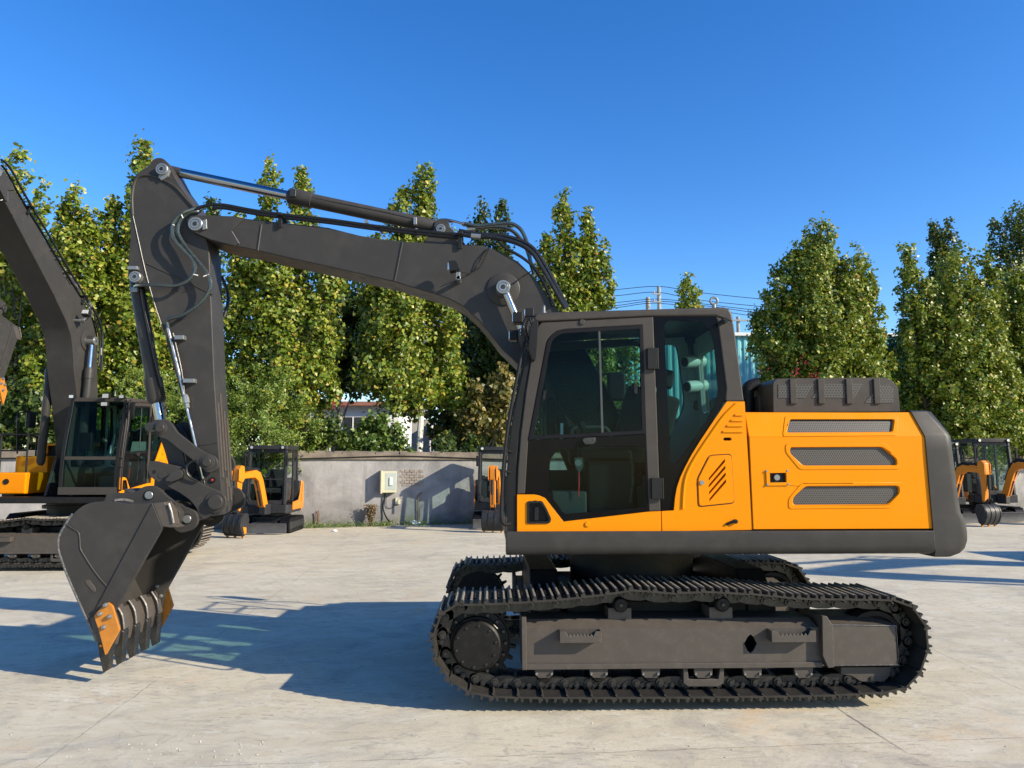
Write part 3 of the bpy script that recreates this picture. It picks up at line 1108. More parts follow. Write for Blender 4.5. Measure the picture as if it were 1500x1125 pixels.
for y in (.16, 1.04):
    x, z = fs_[0]
    m = MB().box(x - .06, x + .01, y, y + .09, z + .02, z + .09)
    wl = m.build('roof_lamp', 'black_plastic', cabE, .01)
    m = MB().box(x - .066, x - .058, y + .01, y + .08, z + .03, z + .08)
    m.build('lens', 'lens_grey', wl)
c = P(1046, 447, .5)
m = MB().cyl((c.x, .5, c.z - .05), (c.x, .5, c.z + .004), .017, n=12)
pts = [(c.x + .03 * math.sin(t), .5, c.z + .036 - .03 * math.cos(t)) for t in np.linspace(0, 2 * PI, 17)]
m.tube(pts, .010, 8, smooth=False)
m.build('lifting_eye', 'zinc', cabE)
c = P(797, 455, .4)
m = MB().rev((c.x, .4, c.z - .04), (0, 0, 1), [(0, .018), (.03, .018), (.032, .011), (.07, .011), (.072, .014), (.085, .006)], 10)
m.build('roof_bolt', 'zinc', cabE)

# ---------------- right hand side of the upper structure: tool boxes, rails, boom foot
m = MB().box(.42, 1.10, 1.86, 2.50, ZS - .02, ZS + .36)
tb = up_(m.build('tool_box', 'yellow_paint', EX, .03, 3))
m = MB().rev((.418, 2.2, ZS + .2), (-1, 0, 0), [(0, .05), (.012, .05), (.014, .035)], 16)
m.build('fuel_cap', 'black_plastic', tb)
m = MB().box(1.10, 1.95, 1.90, 2.50, ZS - .02, ZS + .66)
up_(m.build('fuel_tank', 'yellow_paint', EX, .03, 3))
m = MB()
for y in (1.95, 2.42):
    m.tube([(.55, y, ZS + .34), (.55, y, ZS + .98), (.62, y, ZS + 1.05), (1.5, y, ZS + 1.05), (1.58, y, ZS + .98), (1.58, y, ZS + .62)], .016, 8)
m.tube([(.55, 1.95, ZS + .75), (.55, 2.42, ZS + .75)], .014, 8)
m.tube([(.60, 1.95, ZS + 1.04), (.60, 2.42, ZS + 1.04)], .014, 8)
up_(m.build('guard_rail', 'black_plastic', EX))
m = MB()
c = P(905, 566, 2.48)
m.tube([(1.02, 2.42, ZS + .7), (.99, 2.44, ZS + 1.25), (1.05, 2.46, ZS + 1.45), (1.32, 2.46, ZS + 1.5)], .014, 8)
mr = up_(m.build('mirror_arm', 'black_plastic', EX))
a, b = P(889, 588, 2.46), P(921, 546, 2.46)
m = MB().box(a.x, a.x + .20, 2.38, 2.48, a.z, b.z)
m.build('mirror', 'black_plastic', mr, .03, 3)
# boom foot brackets
foot = P(893, 655, 1.15)
for y in (1.15, 1.62):
    m = MB().prism([(foot.x - .45, ZS - .06), (foot.x + .30, ZS - .06), (foot.x + .14, foot.z + .10), (foot.x - .04, foot.z + .16), (foot.x - .16, foot.z)], y, y + .05)
    up_(m.build('boom_bracket', 'frame_paint', EX, .01))

# ---------------- boom
B0, B1 = 1.20, 1.60
nose_top = [(275.5, 330), (275, 323), (280, 317.5), (290, 316), (345, 316.2), (356, 319.5), (420, 326.5), (480, 333), (528, 345), (560, 350), (589, 353.5), (620, 355.5), (647, 357), (680, 357.5), (708, 360), (733, 368.5), (759, 383), (779, 402.5), (797, 425.5), (817, 453), (836, 479), (855, 506), (888, 566), (917, 627), (921, 650), (910, 668), (893, 674), (876, 667), (862, 648), (845, 625), (820, 600), (795, 571), (765, 541), (745, 521), (733, 509.6), (721, 493.5), (703, 471), (680, 450), (660, 439), (637, 430.5), (596.5, 419), (581, 413.5), (528, 401.5), (480, 390.5), (430, 379.5), (385, 369), (358, 363), (335, 359), (310, 352.5), (283, 341)]
bm_ = XZ(nose_top, B0)
m = MB().prism(bm_, B0, B1)
boom = bo_(m.build('boom', 'dark_paint', EX, .012))
NOSE = P(287, 328, B0)
FOOT = P(893, 650, B0)
# cheek plates at the nose
chk = [(275.5, 331), (275, 323), (280, 317.5), (290, 316), (344, 317.5), (356, 322.5), (340.5, 339), (350.5, 357), (345, 361.2), (310, 352), (284, 341)]
for ya, yb in ((B0 - .02, B0 - .001), (B1 + .001, B1 + .02)):
    m = MB().prism(XZ(chk, B0), ya, yb)
    m.build('cheek_plate', 'dark_paint', boom, .006)
m = MB().tube([P(a, b, B0 - .014) for a, b in ((340, 339.5), (350.5, 357))], .006, 6, smooth=False)
m.build('weld_bead', 'bright_weld', boom)
# pressed seams and bottom flange
for q in (((383, 329), (377.5, 367)), ((589.5, 354.5), (578, 412))):
    m = MB().tube([P(q[0][0], q[0][1], B0 - .001), P(q[1][0], q[1][1], B0 - .001)], .009, 6, smooth=False)
    m.build('weld_seam', 'dark_paint', boom)


def pin(px, py, Y, rpx, depth, parent, mat='zinc', name='pin', keeper=None):
    c = P(px, py, Y)
    r = rpx * (Y + 5.6) / 1083
    m = MB().rev(c, (0, 1, 0), [(0, r * .93), (.004, r), (depth, r)], 28)
    p = m.build(name, mat, parent, angle=20)
    m = MB().rev((c.x, c.y - .0035, c.z), (0, 1, 0), [(0, r * .30), (.003, r * .34)], 14)
    m.build('grease_nipple', 'link_steel', p, angle=20)
    m = MB()
    m.tube([(c.x + r * .66 * math.cos(t), c.y - .0005, c.z + r * .66 * math.sin(t)) for t in np.linspace(0, 2 * PI, 25)], .0022, 4, smooth=False)
    m.build('ring_mark', 'link_steel', p)
    return p


pin(285.5, 327.5, B0 - .05, 10.5, .06, boom)
m = MB().prism(XZ([(296, 323), (302.5, 321), (303, 335), (297, 337)], B0 - .04), B0 - .045, B0 - .02)
m.build('keeper_plate', 'zinc', boom, .003)
pin(737, 420, B0 - .16, 10.5, .18, boom)
m = MB().rev(P(737.5, 423, B0 - .02), (0, 1, 0), [(0, .145), (.006, .155), (.03, .155)], 40)
m.build('pin_boss', 'dark_paint', boom)
# boom cylinders (both sides)
for Y in (B0 - .09, B1 + .09):
    a = P(737, 420, B0 - .09)
    dz = P(858, 705, B0 - .09) - a
    a.y = Y
    dz.y = 0
    L = dz.length
    d = dz.normalized()
    m = MB().rev(a, d, [(.02, .037), (.45, .037)], 18)
    rod = bo_(m.build('boom_cylinder_rod', 'steel_chrome', EX))
    m = MB().rev(a - Vector((0, .05, 0)), (0, 1, 0), [(0, .07), (.10, .07)], 20)
    m.build('rod_eye', 'dark_paint', rod, .006)
    m = MB().rev(a, d, [(.43, .055), (.47, .068), (.60, .068), (.605, .06), (L - .08, .06), (L - .03, .03)], 20)
    bo_(m.build('boom_cylinder', 'dark_paint', EX))
# work lamp on the boom
m = MB().prism(XZ(rounded([(657.5, 384), (668, 383.5), (673, 391), (673, 396), (659, 399.5)], 2.5), B0 - .17), B0 - .22, B0 - .12)
wl = m.build('work_lamp', 'black_plastic', boom, .012)
for i in range(1):
    m = MB().box(P(657, 398, B0 - .17).x - .006, P(657, 398, B0 - .17).x + .01, B0 - .212, B0 - .128, P(657, 398, B0 - .17).z + .01, P(657, 385, B0 - .17).z - .01)
    m.build('lens', 'lens_grey', wl)
m = MB()
c = P(671, 405, B0 - .14)
m.box(c.x - .02, c.x + .02, B0 - .16, B0 - .12, P(671, 410, B0 - .14).z, P(671, 399, B0 - .14).z)
m.cyl((c.x + .004, B0 - .16, P(673, 413, B0).z), (c.x + .004, B0 + .005, P(673, 413, B0).z), .022, n=10)
m.build('lamp_bracket', 'zinc', boom, .004)
m = MB().tube([P(676, 399, B0 - .10), P(690, 400, B0 - .02), P(697, 392, B0 - .02), P(703, 378, B0 - .02), P(717, 362, B0 - .02)], .005, 6)
m.tube([P(692, 397, B0 - .03), P(702, 392, B0 - .03), P(709, 380, B0 - .03), P(717, 362, B0 - .02)], .004, 6)
m.build('lamp_cable', 'hose_black', boom)
m = MB().tube([P(752, 416, B0 - .12), P(762, 408, B0 - .04), P(778, 397, B0 - .03)], .006, 6)
m.build('grease_line', 'hose_black', boom)


def hose(pts, Y, r, mat='hose_black', parent=None, name='hose'):
    pp = [P(p[0], p[1], Y if len(p) == 2 else p[2]) for p in pts]
    m = MB().tube(pp, r, 8, sub=5)
    return m.build(name, mat, parent or boom)


def bands(pts, Y, r, parent, mat='zinc'):
    for (a, b, c, d) in pts:
        m = MB().cyl(P(a, b, Y), P(c, d, Y), r, n=10)
        m.build('hose_fitting', mat, parent)


# pipes along the boom top
pipe1 = [(330, 300.5), (370, 308), (420, 315), (480, 321.5), (556, 332), (642, 341), (672, 343)]
hose([(288, 306), (298, 302), (311, 300)] + pipe1, B0 - .04, .015, name='pipe')
hose([(a, b + 4.5) for a, b in [(311, 301)] + pipe1], B0 + .03, .015, name='pipe')
hose([(672, 342.5), (695, 346.5), (715, 347), (733, 349.5), (759, 357), (779, 369.5), (794, 392), (807, 414.5), (818, 434), (828, 452)], B0 - .03, .021)
hose([(672, 338), (700, 343), (733, 345), (760, 352), (781, 364), (798, 388), (812, 414), (831, 450)], B0 + .14, .021)
hose([(632, 328.5), (645, 322.5), (652, 321.5), (662, 323), (680, 328)], B1 - .22, .011, 'steel_chrome', name='pipe')
hose([(680, 328), (700, 331), (720, 329), (746, 327.5), (758, 332), (766, 341), (774, 362), (777, 384), (783, 402)], B1 - .22, .019, 'hose_green')
hose([(688, 336), (710, 333), (733, 333), (748, 337), (757, 344), (768, 357), (774, 372), (780, 392)], B1 - .14, .019, 'hose_green')
hose([(650, 326), (668, 325), (690, 334)], B1 - .14, .011, 'steel_chrome', name='pipe')
hose([(728, 352), (742, 364), (760, 374), (774, 384), (786, 396), (800, 420), (812, 448)], B0 - .02, .014)
hose([(735, 360), (752, 370), (770, 381), (782, 393), (796, 416), (808, 440), (815, 456)], B0 + .02, .012)
bands([(678, 327.5, 690, 330.5), (684, 336.5, 696, 335)], B1 - .2, .024, boom)
bands([(690, 345.8, 704, 347.2)], B0 - .03, .026, boom)
bands([(799, 403, 808, 418)], B0 - .02, .024, boom)
bands([(713, 344.5, 717, 352)], B0 + .03, .012, boom)
# pipe clamps on the boom
for (x, yt, yb) in ((410, 312.5, 333), (674, 340, 364)):
    a, b = P(x - 4, yb, B0 - .03), P(x + 4, yt, B0 - .03)
    m = MB().box(a.x, b.x, B0 - .065, B0 + .18, P(x, yt + 4, B0 - .03).z, b.z)
    m.box(a.x + .004, b.x - .006, B0 - .03, B0 - .012, a.z, P(x, yt + 4, B0 - .03).z - .001)
    m.build('pipe_clamp', 'black_plastic', boom, .004)
for x, y in ((536, 324), (556, 331.5), (610, 337)):
    m = MB().disc_y(x, y, B0 + .01, B0 + .2, 3, 8)
    m.build('pipe_clamp', 'zinc', boom)
# arm cylinder
YA = (B0 + B1) / 2
a, b = P(237, 247.5, YA), P(648, 334.5, YA)
d = (b - a).normalized()
L = (b - a).length
L1 = (P(424, 289, YA) - a).length
m = MB().rev(a, d, [(.05, .046), (L1 + .1, .046)], 20)
rod = bo_(m.build('arm_cylinder_rod', 'steel_chrome', EX))
m = MB().rev(a - Vector((0, .07, 0)), (0, 1, 0), [(0, .085), (.14, .085)], 20)
m.rev(a, d, [(.06, .05), (.13, .05), (.2, .047)], 16)
m.build('rod_eye', 'dark_paint', rod, .006)
m = MB().rev(a, d, [(L1 - .02, .055), (L1, .078), (L1 + .22, .078), (L1 + .225, .068), (L - .1, .068), (L - .04, .04)], 24)
bar = bo_(m.build('arm_cylinder', 'dark_paint', EX))
m = MB().rev(b - Vector((0, .08, 0)), (0, 1, 0), [(0, .075), (.16, .075)], 20)
m.build('barrel_eye', 'dark_paint', bar, .006)
m = MB().tube([P(437, 284.5, YA - .05), P(480, 294, YA - .06), P(560, 310, YA - .06), P(612, 322, YA - .06)], .012, 8)
m.build('cylinder_pipe', 'dark_paint', bar)
m = MB().box(P(428, 293, YA).x, P(437, 293, YA).x, YA - .10, YA - .06, P(428, 293, YA).z, P(428, 282, YA).z)
m.build('port_block', 'link_steel', bar, .004)
m = MB().box(P(607, 333, YA).x, P(612, 320, YA).x, YA - .10, YA - .05, P(607, 333, YA).z, P(607, 323, YA).z)
m.build('pipe_clamp', 'zinc', bar, .003)
for ya in (B0 + .03, B1 - .08):
    m = MB().prism(XZ(rounded([(618, 358), (634, 336), (645, 326), (655, 328), (672, 346), (684, 360)], 6), B0 + .03), ya, ya + .05)
    m.build('cylinder_lug', 'dark_paint', boom, .006)
pin(645.5, 334.5, B0 + .01, 7, .05, boom)

# ---------------- arm
A0, A1 = B0 + .045, B1 - .045
arm_o = [(200, 257), (205, 250), (228, 236), (238, 234), (246, 238), (251, 247), (262, 269), (287, 303), (300, 338), (306.5, 370), (311, 480), (314, 553), (320.5, 651), (326, 735), (322, 751), (311, 757), (300, 751), (296.5, 735), (290, 692), (275, 618), (258, 553), (240, 487), (226, 444), (215, 420), (205, 414), (193, 413), (187, 405), (187, 392), (190.5, 345), (190, 302), (193, 280)]
m = MB().prism(XZ(arm_o, A0), A0, A1)
arm = ar_(m.build('arm', 'dark_paint', EX, .012))
weld = [(197, 262), (193.5, 285), (194, 312), (202, 348), (213, 397), (226, 444), (241, 488)]
m = MB().tube([P(a, b, A0 - .003) for a, b in weld[2:]], .0042, 6)
m.build('weld_bead', 'bright_weld', arm)
m = MB().tube([P(a, b, A0 - .004) for a, b in ((194.5, 315), (193.5, 288), (197, 268), (203, 259), (215, 256.5), (228, 259), (246, 267), (258, 275), (270, 288), (284, 304))], .013, 8)
m.build('edge_bar', 'dark_paint', arm)
m = MB().tube([P(a, b, A0 - .001) for a, b in ((215, 386), (250, 402), (280, 416), (312, 432))], .006, 6)
m.build('weld_seam', 'dark_paint', arm)
m = MB().tube([P(a, b, A0 - .001) for a, b in ((288, 653), (318, 649))], .005, 6, smooth=False)
m.build('weld_seam', 'dark_paint', arm)
pin(236.5, 247, A0 - .05, 9, .06, arm)
m = MB().prism(XZ([(231, 258), (240, 251), (249, 249), (246, 258), (236, 264)], A0 - .03), A0 - .03, A0 - .001)
m.build('keeper_plate', 'zinc', arm, .003)
pin(197, 405, A0 - .06, 8.5, .07, arm)
m = MB().box(P(187, 396, A0 - .04).x, P(204.5, 396, A0).x, A0 - .05, A0 - .001, P(187, 396.5, A0).z, P(187, 391.5, A0).z)
m.build('keeper_plate', 'zinc', arm, .003)
# wear bars on the rear (right) face near the foot
for k, (ya, z0, z1) in enumerate(((A0 + .03, 590, 700), (A0 + .10, 575, 690), (A0 + .17, 600, 715), (A0 + .24, 610, 705), (A0 + .12, 700, 735), (A0 + .2, 715, 735))):
    p0, p1 = P(322.3, z0, A0), P(325.3, z1, A0)
    m = MB().beam((P(317 + (z0 - 600) * .065, z0, A0).x + .006, ya, p0.z), (P(317 + (z1 - 600) * .065, z1, A0).x + .006, ya, p1.z), .03, .02, (1, 0, 0))
    m.build('wear_bar', 'frame_paint', arm, .003)
# bucket cylinder in front of the arm
YQ = YA
a, b = P(197, 405, YQ), P(236.5, 627, YQ)
a = P(199, 410, YQ)
d = (b - a).normalized()
L = (b - a).length
Lb = (P(232, 590, YQ) - a).length
m = MB().rev(a, d, [(-.03, .05), (.06, .06), (.10, .066), (Lb - .24, .066), (Lb - .235, .082), (Lb - .03, .082), (Lb, .066)], 24)
bc = ar_(m.build('bucket_cylinder', 'dark_paint', EX))
m = MB().rev(a, d, [(Lb - .02, .044), (L, .044)], 18)
rd = m.build('rod', 'steel_chrome', bc)
m = MB().rev(b - Vector((0, .09, 0)), (0, 1, 0), [(0, .075), (.18, .075)], 20)
m.build('rod_eye', 'dark_paint', bc, .006)
m = MB().tube([P(207, 424, YQ - .09), P(214, 465, YQ - .085), P(226, 520, YQ - .085), P(237, 566, YQ - .085)], .012, 8)
m.build('cylinder_pipe', 'dark_paint', bc)
m = MB().box(P(199, 431, YQ).x, P(208, 431, YQ).x, YQ - .1, YQ - .06, P(199, 431, YQ).z, P(199, 424, YQ).z)
m.build('port_block', 'zinc', bc, .004)
# hose loops between boom nose and arm
HY = A0 - .10
h1 = [(300, 302, B0 + .04), (288, 305, B0 - .01), (270, 311, HY), (259, 320, HY), (252, 334, HY), (256, 352, HY), (270, 368, HY), (281, 380, HY), (286, 394, HY), (278, 409, HY), (258, 418.5, HY), (230, 417.5, HY), (208, 417, HY + .04), (198.5, 419, YQ - .10), (199, 425, YQ - .08)]
ar_(hose(h1, HY, .017, 'hose_green', EX, 'arm_hose'))
h2 = [(300, 303.5, B0 + .12), (290, 309, B0 - .02), (275, 313, HY + .03), (264, 323, HY + .03), (260.5, 340, HY + .03), (272, 361, HY + .03), (290, 383, HY + .01), (303, 399, HY), (308.5, 416, HY), (303, 433, HY), (289, 448, HY), (267, 462, HY + .02), (250, 466.5, HY + .04), (245.5, 471, A0 - .04), (246, 480, A0 - .04)]
ar_(hose(h2, HY, .017, 'hose_green', EX, 'arm_hose'))
ar_(hose([(324, 404, A1 + .02), (332, 424, A1 + .06), (334, 444, A1 + .05), (328, 464, A1 + .02)], A1, .017, 'hose_black', EX, 'arm_hose'))
for (q, w) in (((265.5, 313.5), (268, 319.5)), ((283.5, 402), (290, 403.5)), ((253, 329), (255.5, 330)), ((298, 405), (306, 402))):
    m = MB().cyl(P(q[0], q[1], HY - .012), P(w[0], w[1], HY - .012), .005, n=6)
    m.build('cable_tie', 'white_plastic', arm)
# steel pipe and clamps down the arm
YP = A0 - .04
for off, r_ in ((0, .011), (8, .009)):
    m = MB().tube([P(246 + off * .9, 480 + off, YP), P(254 + off * .6, 512, YP), P(262 + off * .5, 545, YP), P(272, 590, YP), P(285, 645, YP), P(299, 707, YP), P(301.5, 716, YP)], r_, 8)
    m.build('arm_pipe', 'link_steel' if off else 'steel_chrome', arm)
for (x, y, w) in ((262, 494, 14), (276, 557.5, 17)):
    a_, b_ = P(x - w / 2, y + 3, YP - .03), P(x + w / 2, y - 3, YP - .03)
    m = MB().box(a_.x, b_.x, YP - .03, A0 - .001, a_.z, b_.z)
    m.build('pipe_clamp', 'zinc', arm, .004)
m = MB().rev(P(271, 578, YP - .005), (P(275, 600, YP) - P(271, 578, YP)), [(0, .02), (.03, .03), (.08, .03), (.085, .022), (.125, .022)], 8)
m.build('pipe_valve', 'zinc', arm)
# tilt levers from the rod pin to the arm
lever = rounded([(227, 627), (230, 618), (236, 613.5), (246, 615), (254, 624), (259, 633), (290, 657), (303, 664), (313, 667), (319, 675), (319, 686), (311, 692.5), (302, 692), (295, 686), (286, 677), (262, 658), (243, 643), (232, 640)], 5)
for ya in (A0 - .085, A1 + .045):
    m = MB().prism(XZ(lever, A0 - .085), ya, ya + .04)
    lv = ar_(m.build('tilt_lever', 'dark_paint', EX, .006))
    sgn = -1 if ya < YA else 1
    for (x, y, r_) in ((236, 627, 9.5), (304, 677, 11)):
        c = P(x, y, A0 - .085)
        y_ = ya - .012 if sgn < 0 else ya + .052
        m = MB().rev((c.x, y_, c.z), (0, -sgn, 0), [(0, r_ * .0062 - .008), (.004, r_ * .0062), (.05, r_ * .0062)], 24)
        m.rev((c.x, y_ + sgn * .018, c.z), (0, -sgn, 0), [(0, .034), (.004, .038), (.05, .038)], 20)
        m.build('pin', 'dark_paint', lv)
c = P(236, 627, YQ)
# rod pin cross bar and bucket push link
for ya in (YA - .145, YA + .10):
    p0, p1 = P(236.5, 628, ya), P(262, 694, ya)
    m = MB().prism(XZ(rounded([(228, 628), (236, 618), (247, 622), (266, 655), (272, 690), (262, 703), (250, 696), (240, 660)], 6), A0), ya, ya + .045)
    ar_(m.build('push_link', 'dark_paint', EX, .006))
m = MB().cyl((c.x, A0 - .09, c.z), (c.x, A1 + .09, c.z), .04, n=18)
ar_(m.build('link_pin', 'link_steel', EX))
# quick coupler (ear shaped side plates)
coup = rounded([(217, 681), (218, 676), (227, 675), (245, 679.5), (264, 684), (273, 691), (280, 700), (288, 704.5), (304, 713), (320, 719), (327.5, 726), (329.5, 735), (327, 746), (318, 751.5), (306, 757), (297, 762), (291, 755), (287, 744), (277, 732), (262, 721.5), (243, 712), (230, 706), (222, 700), (216, 692)], 3)
for ya in (A0 - .135, A1 + .095):
    m = MB().prism(XZ(coup, A0 - .135), ya, ya + .045)
    cp = ar_(m.build('coupler_plate', 'dark_paint', EX, .007))
    if ya < YA:
        m = MB().disc_y(226, 691, ya - .004, ya + .02, 2.8, 12)
        m.build('bore', 'dark_void', cp)
        m = MB().disc_y(236.5, 696, ya - .004, ya + .02, 5.3, 18)
        m.build('boss', 'dark_paint', cp, .002)
        m = MB().rev(P(314.5, 736, ya - .05), (0, 1, 0), [(0, .060), (.006, .066), (.06, .066)], 24)
        m.rev(P(315, 736, ya - .012), (0, 1, 0), [(0, .092), (.005, .098), (.03, .098)], 28)
        m.build('pin', 'dark_paint', cp, .004)
        m = MB().prism(XZ(rounded([(244, 704), (256, 690), (268, 687), (272, 694), (268, 701), (255, 706)], 4), ya), ya - .05, ya - .001)
        m.build('lug', 'dark_paint', cp, .012)
        m = MB().tube([P(289, 675, ya - .03), P(281, 676, ya - .04), P(274, 683, ya - .04), P(274, 693, ya - .04), P(280, 700, ya - .03), P(290, 705, ya - .02)], .010, 8)
        m.build('coupler_hose', 'hose_black', cp)
m = MB().box(P(232, 700, A0).x, P(283, 700, A0).x, A0 - .089, A1 + .094, P(250, 717, A0).z, P(250, 700, A0).z)
ar_(m.build('coupler_body', 'frame_paint', EX, .01))
c = P(314.5, 736, YA)
m = MB().cyl((c.x, A0 - .09, c.z), (c.x, A1 + .09, c.z), .075, n=20)
ar_(m.build('coupler_bush', 'dark_paint', EX))
m = MB().disc_y(311, 703, A0 - .012, A0, 4.4, 16)
m.build('sensor_boss', 'hub_black', arm)
m = MB().disc_y(311, 703, A0 - .014, A0, 1.6, 8)
m.build('sensor', 'red_cord', arm)

# ---------------- bucket
K0, K1 = .82, 1.80
side = [(97, 768), (101, 760.5), (106.5, 753.5), (113, 747), (121, 741), (129, 737.5), (138, 735.5), (160, 734), (178, 736.5), (194, 738.5), (224, 737), (239, 772.5), (168.5, 896), (162, 930), (152, 962), (142.5, 941), (122.5, 896), (109, 866), (97, 838), (88, 812), (85.8, 800), (86.5, 788), (91, 777)]
bucket = empty('bucket', (0, 0, 0))
bucket.parent = EX
ar_(bucket)
for ya, yb in ((K0, K0 + .03), (K1 - .03, K1)):
    m = MB().prism(XZ(side, K0), ya, yb)
    m.build('side_plate', 'dark_paint', bucket, .006)
# wrapped shell
arc = XZ([(224, 737), (194, 738.5), (178, 736.5), (160, 734), (138, 735.5), (129, 737.5), (121, 741), (113, 747), (106.5, 753.5), (101, 760.5), (97, 768), (91, 777), (86.5, 788), (85.8, 800), (88, 812), (97, 838), (109, 866), (122.5, 896), (142.5, 941)], K0)
arc = smooth_loop(arc, 3, False)
inn = []
for i, p in enumerate(arc):
    q0, q1 = np.array(arc[max(0, i - 1)]), np.array(arc[min(len(arc) - 1, i + 1)])
    d_ = (q1 - q0) / np.linalg.norm(q1 - q0)
    nrm = np.array((-d_[1], d_[0]))
    inn.append(tuple(np.array(p) + nrm * .03))
band = [(a_ - .0, b_) for a_, b_ in arc] + inn[::-1]
m = MB().holed(band, [], K0 + .0305, K1 - .0305)
m.build('shell', 'dark_paint', bucket, angle=30)
# outer heavy edge bead down the back of the near plate
m = MB().tube([(x - .004, K0 + .01, z) for x, z in arc[24:]], .013, 8, smooth=False)
m.build('weld_bead', 'bright_weld', bucket)
bead = XZ([(97, 768), (106, 774), (115, 780), (117, 790), (118, 803), (123, 813), (135, 832), (147, 848), (157, 859)], K0)
m = MB().tube([(x, K0 - .001, z) for x, z in bead], .007, 6)
m.build('weld_seam', 'dark_paint', bucket)
# cutting edge strip of both sides
for ya, yb in ((K0 - .014, K0 - .0005), (K1 + .0005, K1 + .014)):
    m = MB().prism(XZ([(224, 737), (239, 772.5), (168.5, 896), (160, 920), (149, 900), (137, 899)], K0), ya, yb)
    m.build('side_edge', 'dark_paint', bucket, .004)
m = MB().prism(XZ(rounded([(125, 850), (131, 849), (140, 861), (140.5, 867), (136, 866.5), (126, 855)], 3), K0), K0 - .004, K0 + .005)
m.build('pressed_slot', 'frame_paint', bucket, .003)
# torsion tube lip at the top front
m = MB()
m.prism(XZ([(226, 737), (243, 735), (251, 748), (255, 767), (263, 772), (252, 772.5), (240, 771)], K0 + .02), K0 - .012, K0 + .14)
m.build('top_gusset', 'frame_paint', bucket, .006)
m = MB().tube([P(a, b, K0 - .016) for a, b in ((247, 738), (251, 750), (254, 766))], .012, 8)
m.build('weld_bead', 'bright_weld', bucket)
c = P(245, 752, K0)
m = MB().prism(XZ(rounded([(222, 741), (250, 738), (262, 752), (258, 770), (236, 770)], 6), K0 + .1), K0 + .141, K1 - .141)
m.build('torsion_tube', 'dark_paint', bucket, .01)
m = MB().prism(XZ([(226, 737), (243, 735), (251, 748), (255, 767), (263, 772), (252, 772.5), (240, 771)], K0 + .02), K1 - .14, K1 + .012)
m.build('top_gusset', 'frame_paint', bucket, .006)
# ears
ear = rounded([(150, 738), (158, 722), (178, 722), (190, 722.5), (200, 720), (210, 712.5), (224, 711), (234, 716), (242, 725), (259, 738), (276, 745), (286, 749), (290, 758), (288, 769), (280, 777), (265, 781), (256, 777), (250, 765), (215, 745)], 4)
EY = A0 - .19
for ya in (EY, A1 + .145):
    m = MB().prism(XZ(ear, EY), ya, ya + .045)
    er = m.build('bucket_ear', 'dark_paint', bucket, .007)
    if ya < YA:
        for x, y in ((217.5, 725.5), (273.5, 760.5)):
            m = MB().rev(P(x, y, ya - .014), (0, 1, 0), [(0, .033), (.003, .036), (.03, .036)], 20)
            m.build('pin', 'zinc', er, angle=20)
            m = MB().rev(P(x, y, ya - .003), (0, 1, 0), [(0, .045), (.02, .045)], 20)
            m.build('pin_collar', 'hub_black', er)
m = MB().prism(XZ(rounded([(178, 715), (186, 720), (192, 724), (188, 728), (178, 727)], 3), EY), EY + .046, A1 + .144)
m.build('hook_bar', 'dark_paint', bucket, .006)
m = MB().tube([P(168, 733, K0 + .01), P(182, 732, K0 + .04), P(195, 735, K0 + .06)], .012, 6)
m.build('weld_bead', 'bright_weld', bucket)
# lip plate, teeth, adapters
lipa, lipb = P(168, 897, K0), P(146, 950, K0)
edge = np.array((P(152, 955, K0).x, P(152, 955, K0).z))
backp = np.array((P(150, 905, K0).x, P(150, 905, K0).z))
m = MB()
lip = XZ([(139, 902), (152, 900), (160, 925), (154, 952), (149, 952)], K0)
m.holed(lip, [], K0 + .031, K1 - .031)
m.build('lip', 'frame_paint', bucket, .006)
for k in range(5):
    y = K0 - .015 + (K1 - K0 - .09) * k / 4
    # tooth: tapers from the adapter to the ground
    t0 = XZ([(143, 938), (158, 927), (163, 934), (161, 957), (159.2, 981), (150.5, 986), (145.8, 962)], K0)
    m = MB()
    n = len(t0)
    zz = [z for x, z in t0]
    zmin, zmax = min(zz), max(zz)
    w = lambda z: .034 + .018 * (z - zmin) / (zmax - zmin)
    vs = [(x, y + .05 - w(z), z) for x, z in t0] + [(x, y + .05 + w(z), z) for x, z in t0]
    m.add(vs, [tuple(range(n)), tuple(range(2 * n - 1, n - 1, -1))] + [(i, (i + 1) % n, n + (i + 1) % n, n + i) for i in range(n)])
    tt = m.build('tooth', 'link_steel', bucket, .007)
    m = MB().prism(XZ([(134, 905), (152, 893), (161, 908), (164, 930), (146, 942), (141, 935)], K0), y - .008, y + .108)
    m.build('adapter', 'frame_paint', tt, .008)
    m = MB().rev(P(150, 945, K0) + Vector((0, y - K0 - .014, 0)), (0, 1, 0), [(0, .010), (.02, .012)], 8)
    m.build('retainer_pin', 'amber', tt)
    m = MB().tube([P(153, 893, K0) + Vector((0, y - K0 - .012, 0)), P(162, 908, K0) + Vector((0, y - K0 - .012, 0)), P(164.5, 929, K0) + Vector((0, y - K0 - .012, 0))], .010, 6)
    m.build('weld_bead', 'bright_weld', tt)
cutp = rounded([(154, 884), (158, 882.5), (164.5, 887.5), (175, 922.5), (154.5, 960), (145.5, 924.5), (138, 902)], 2)
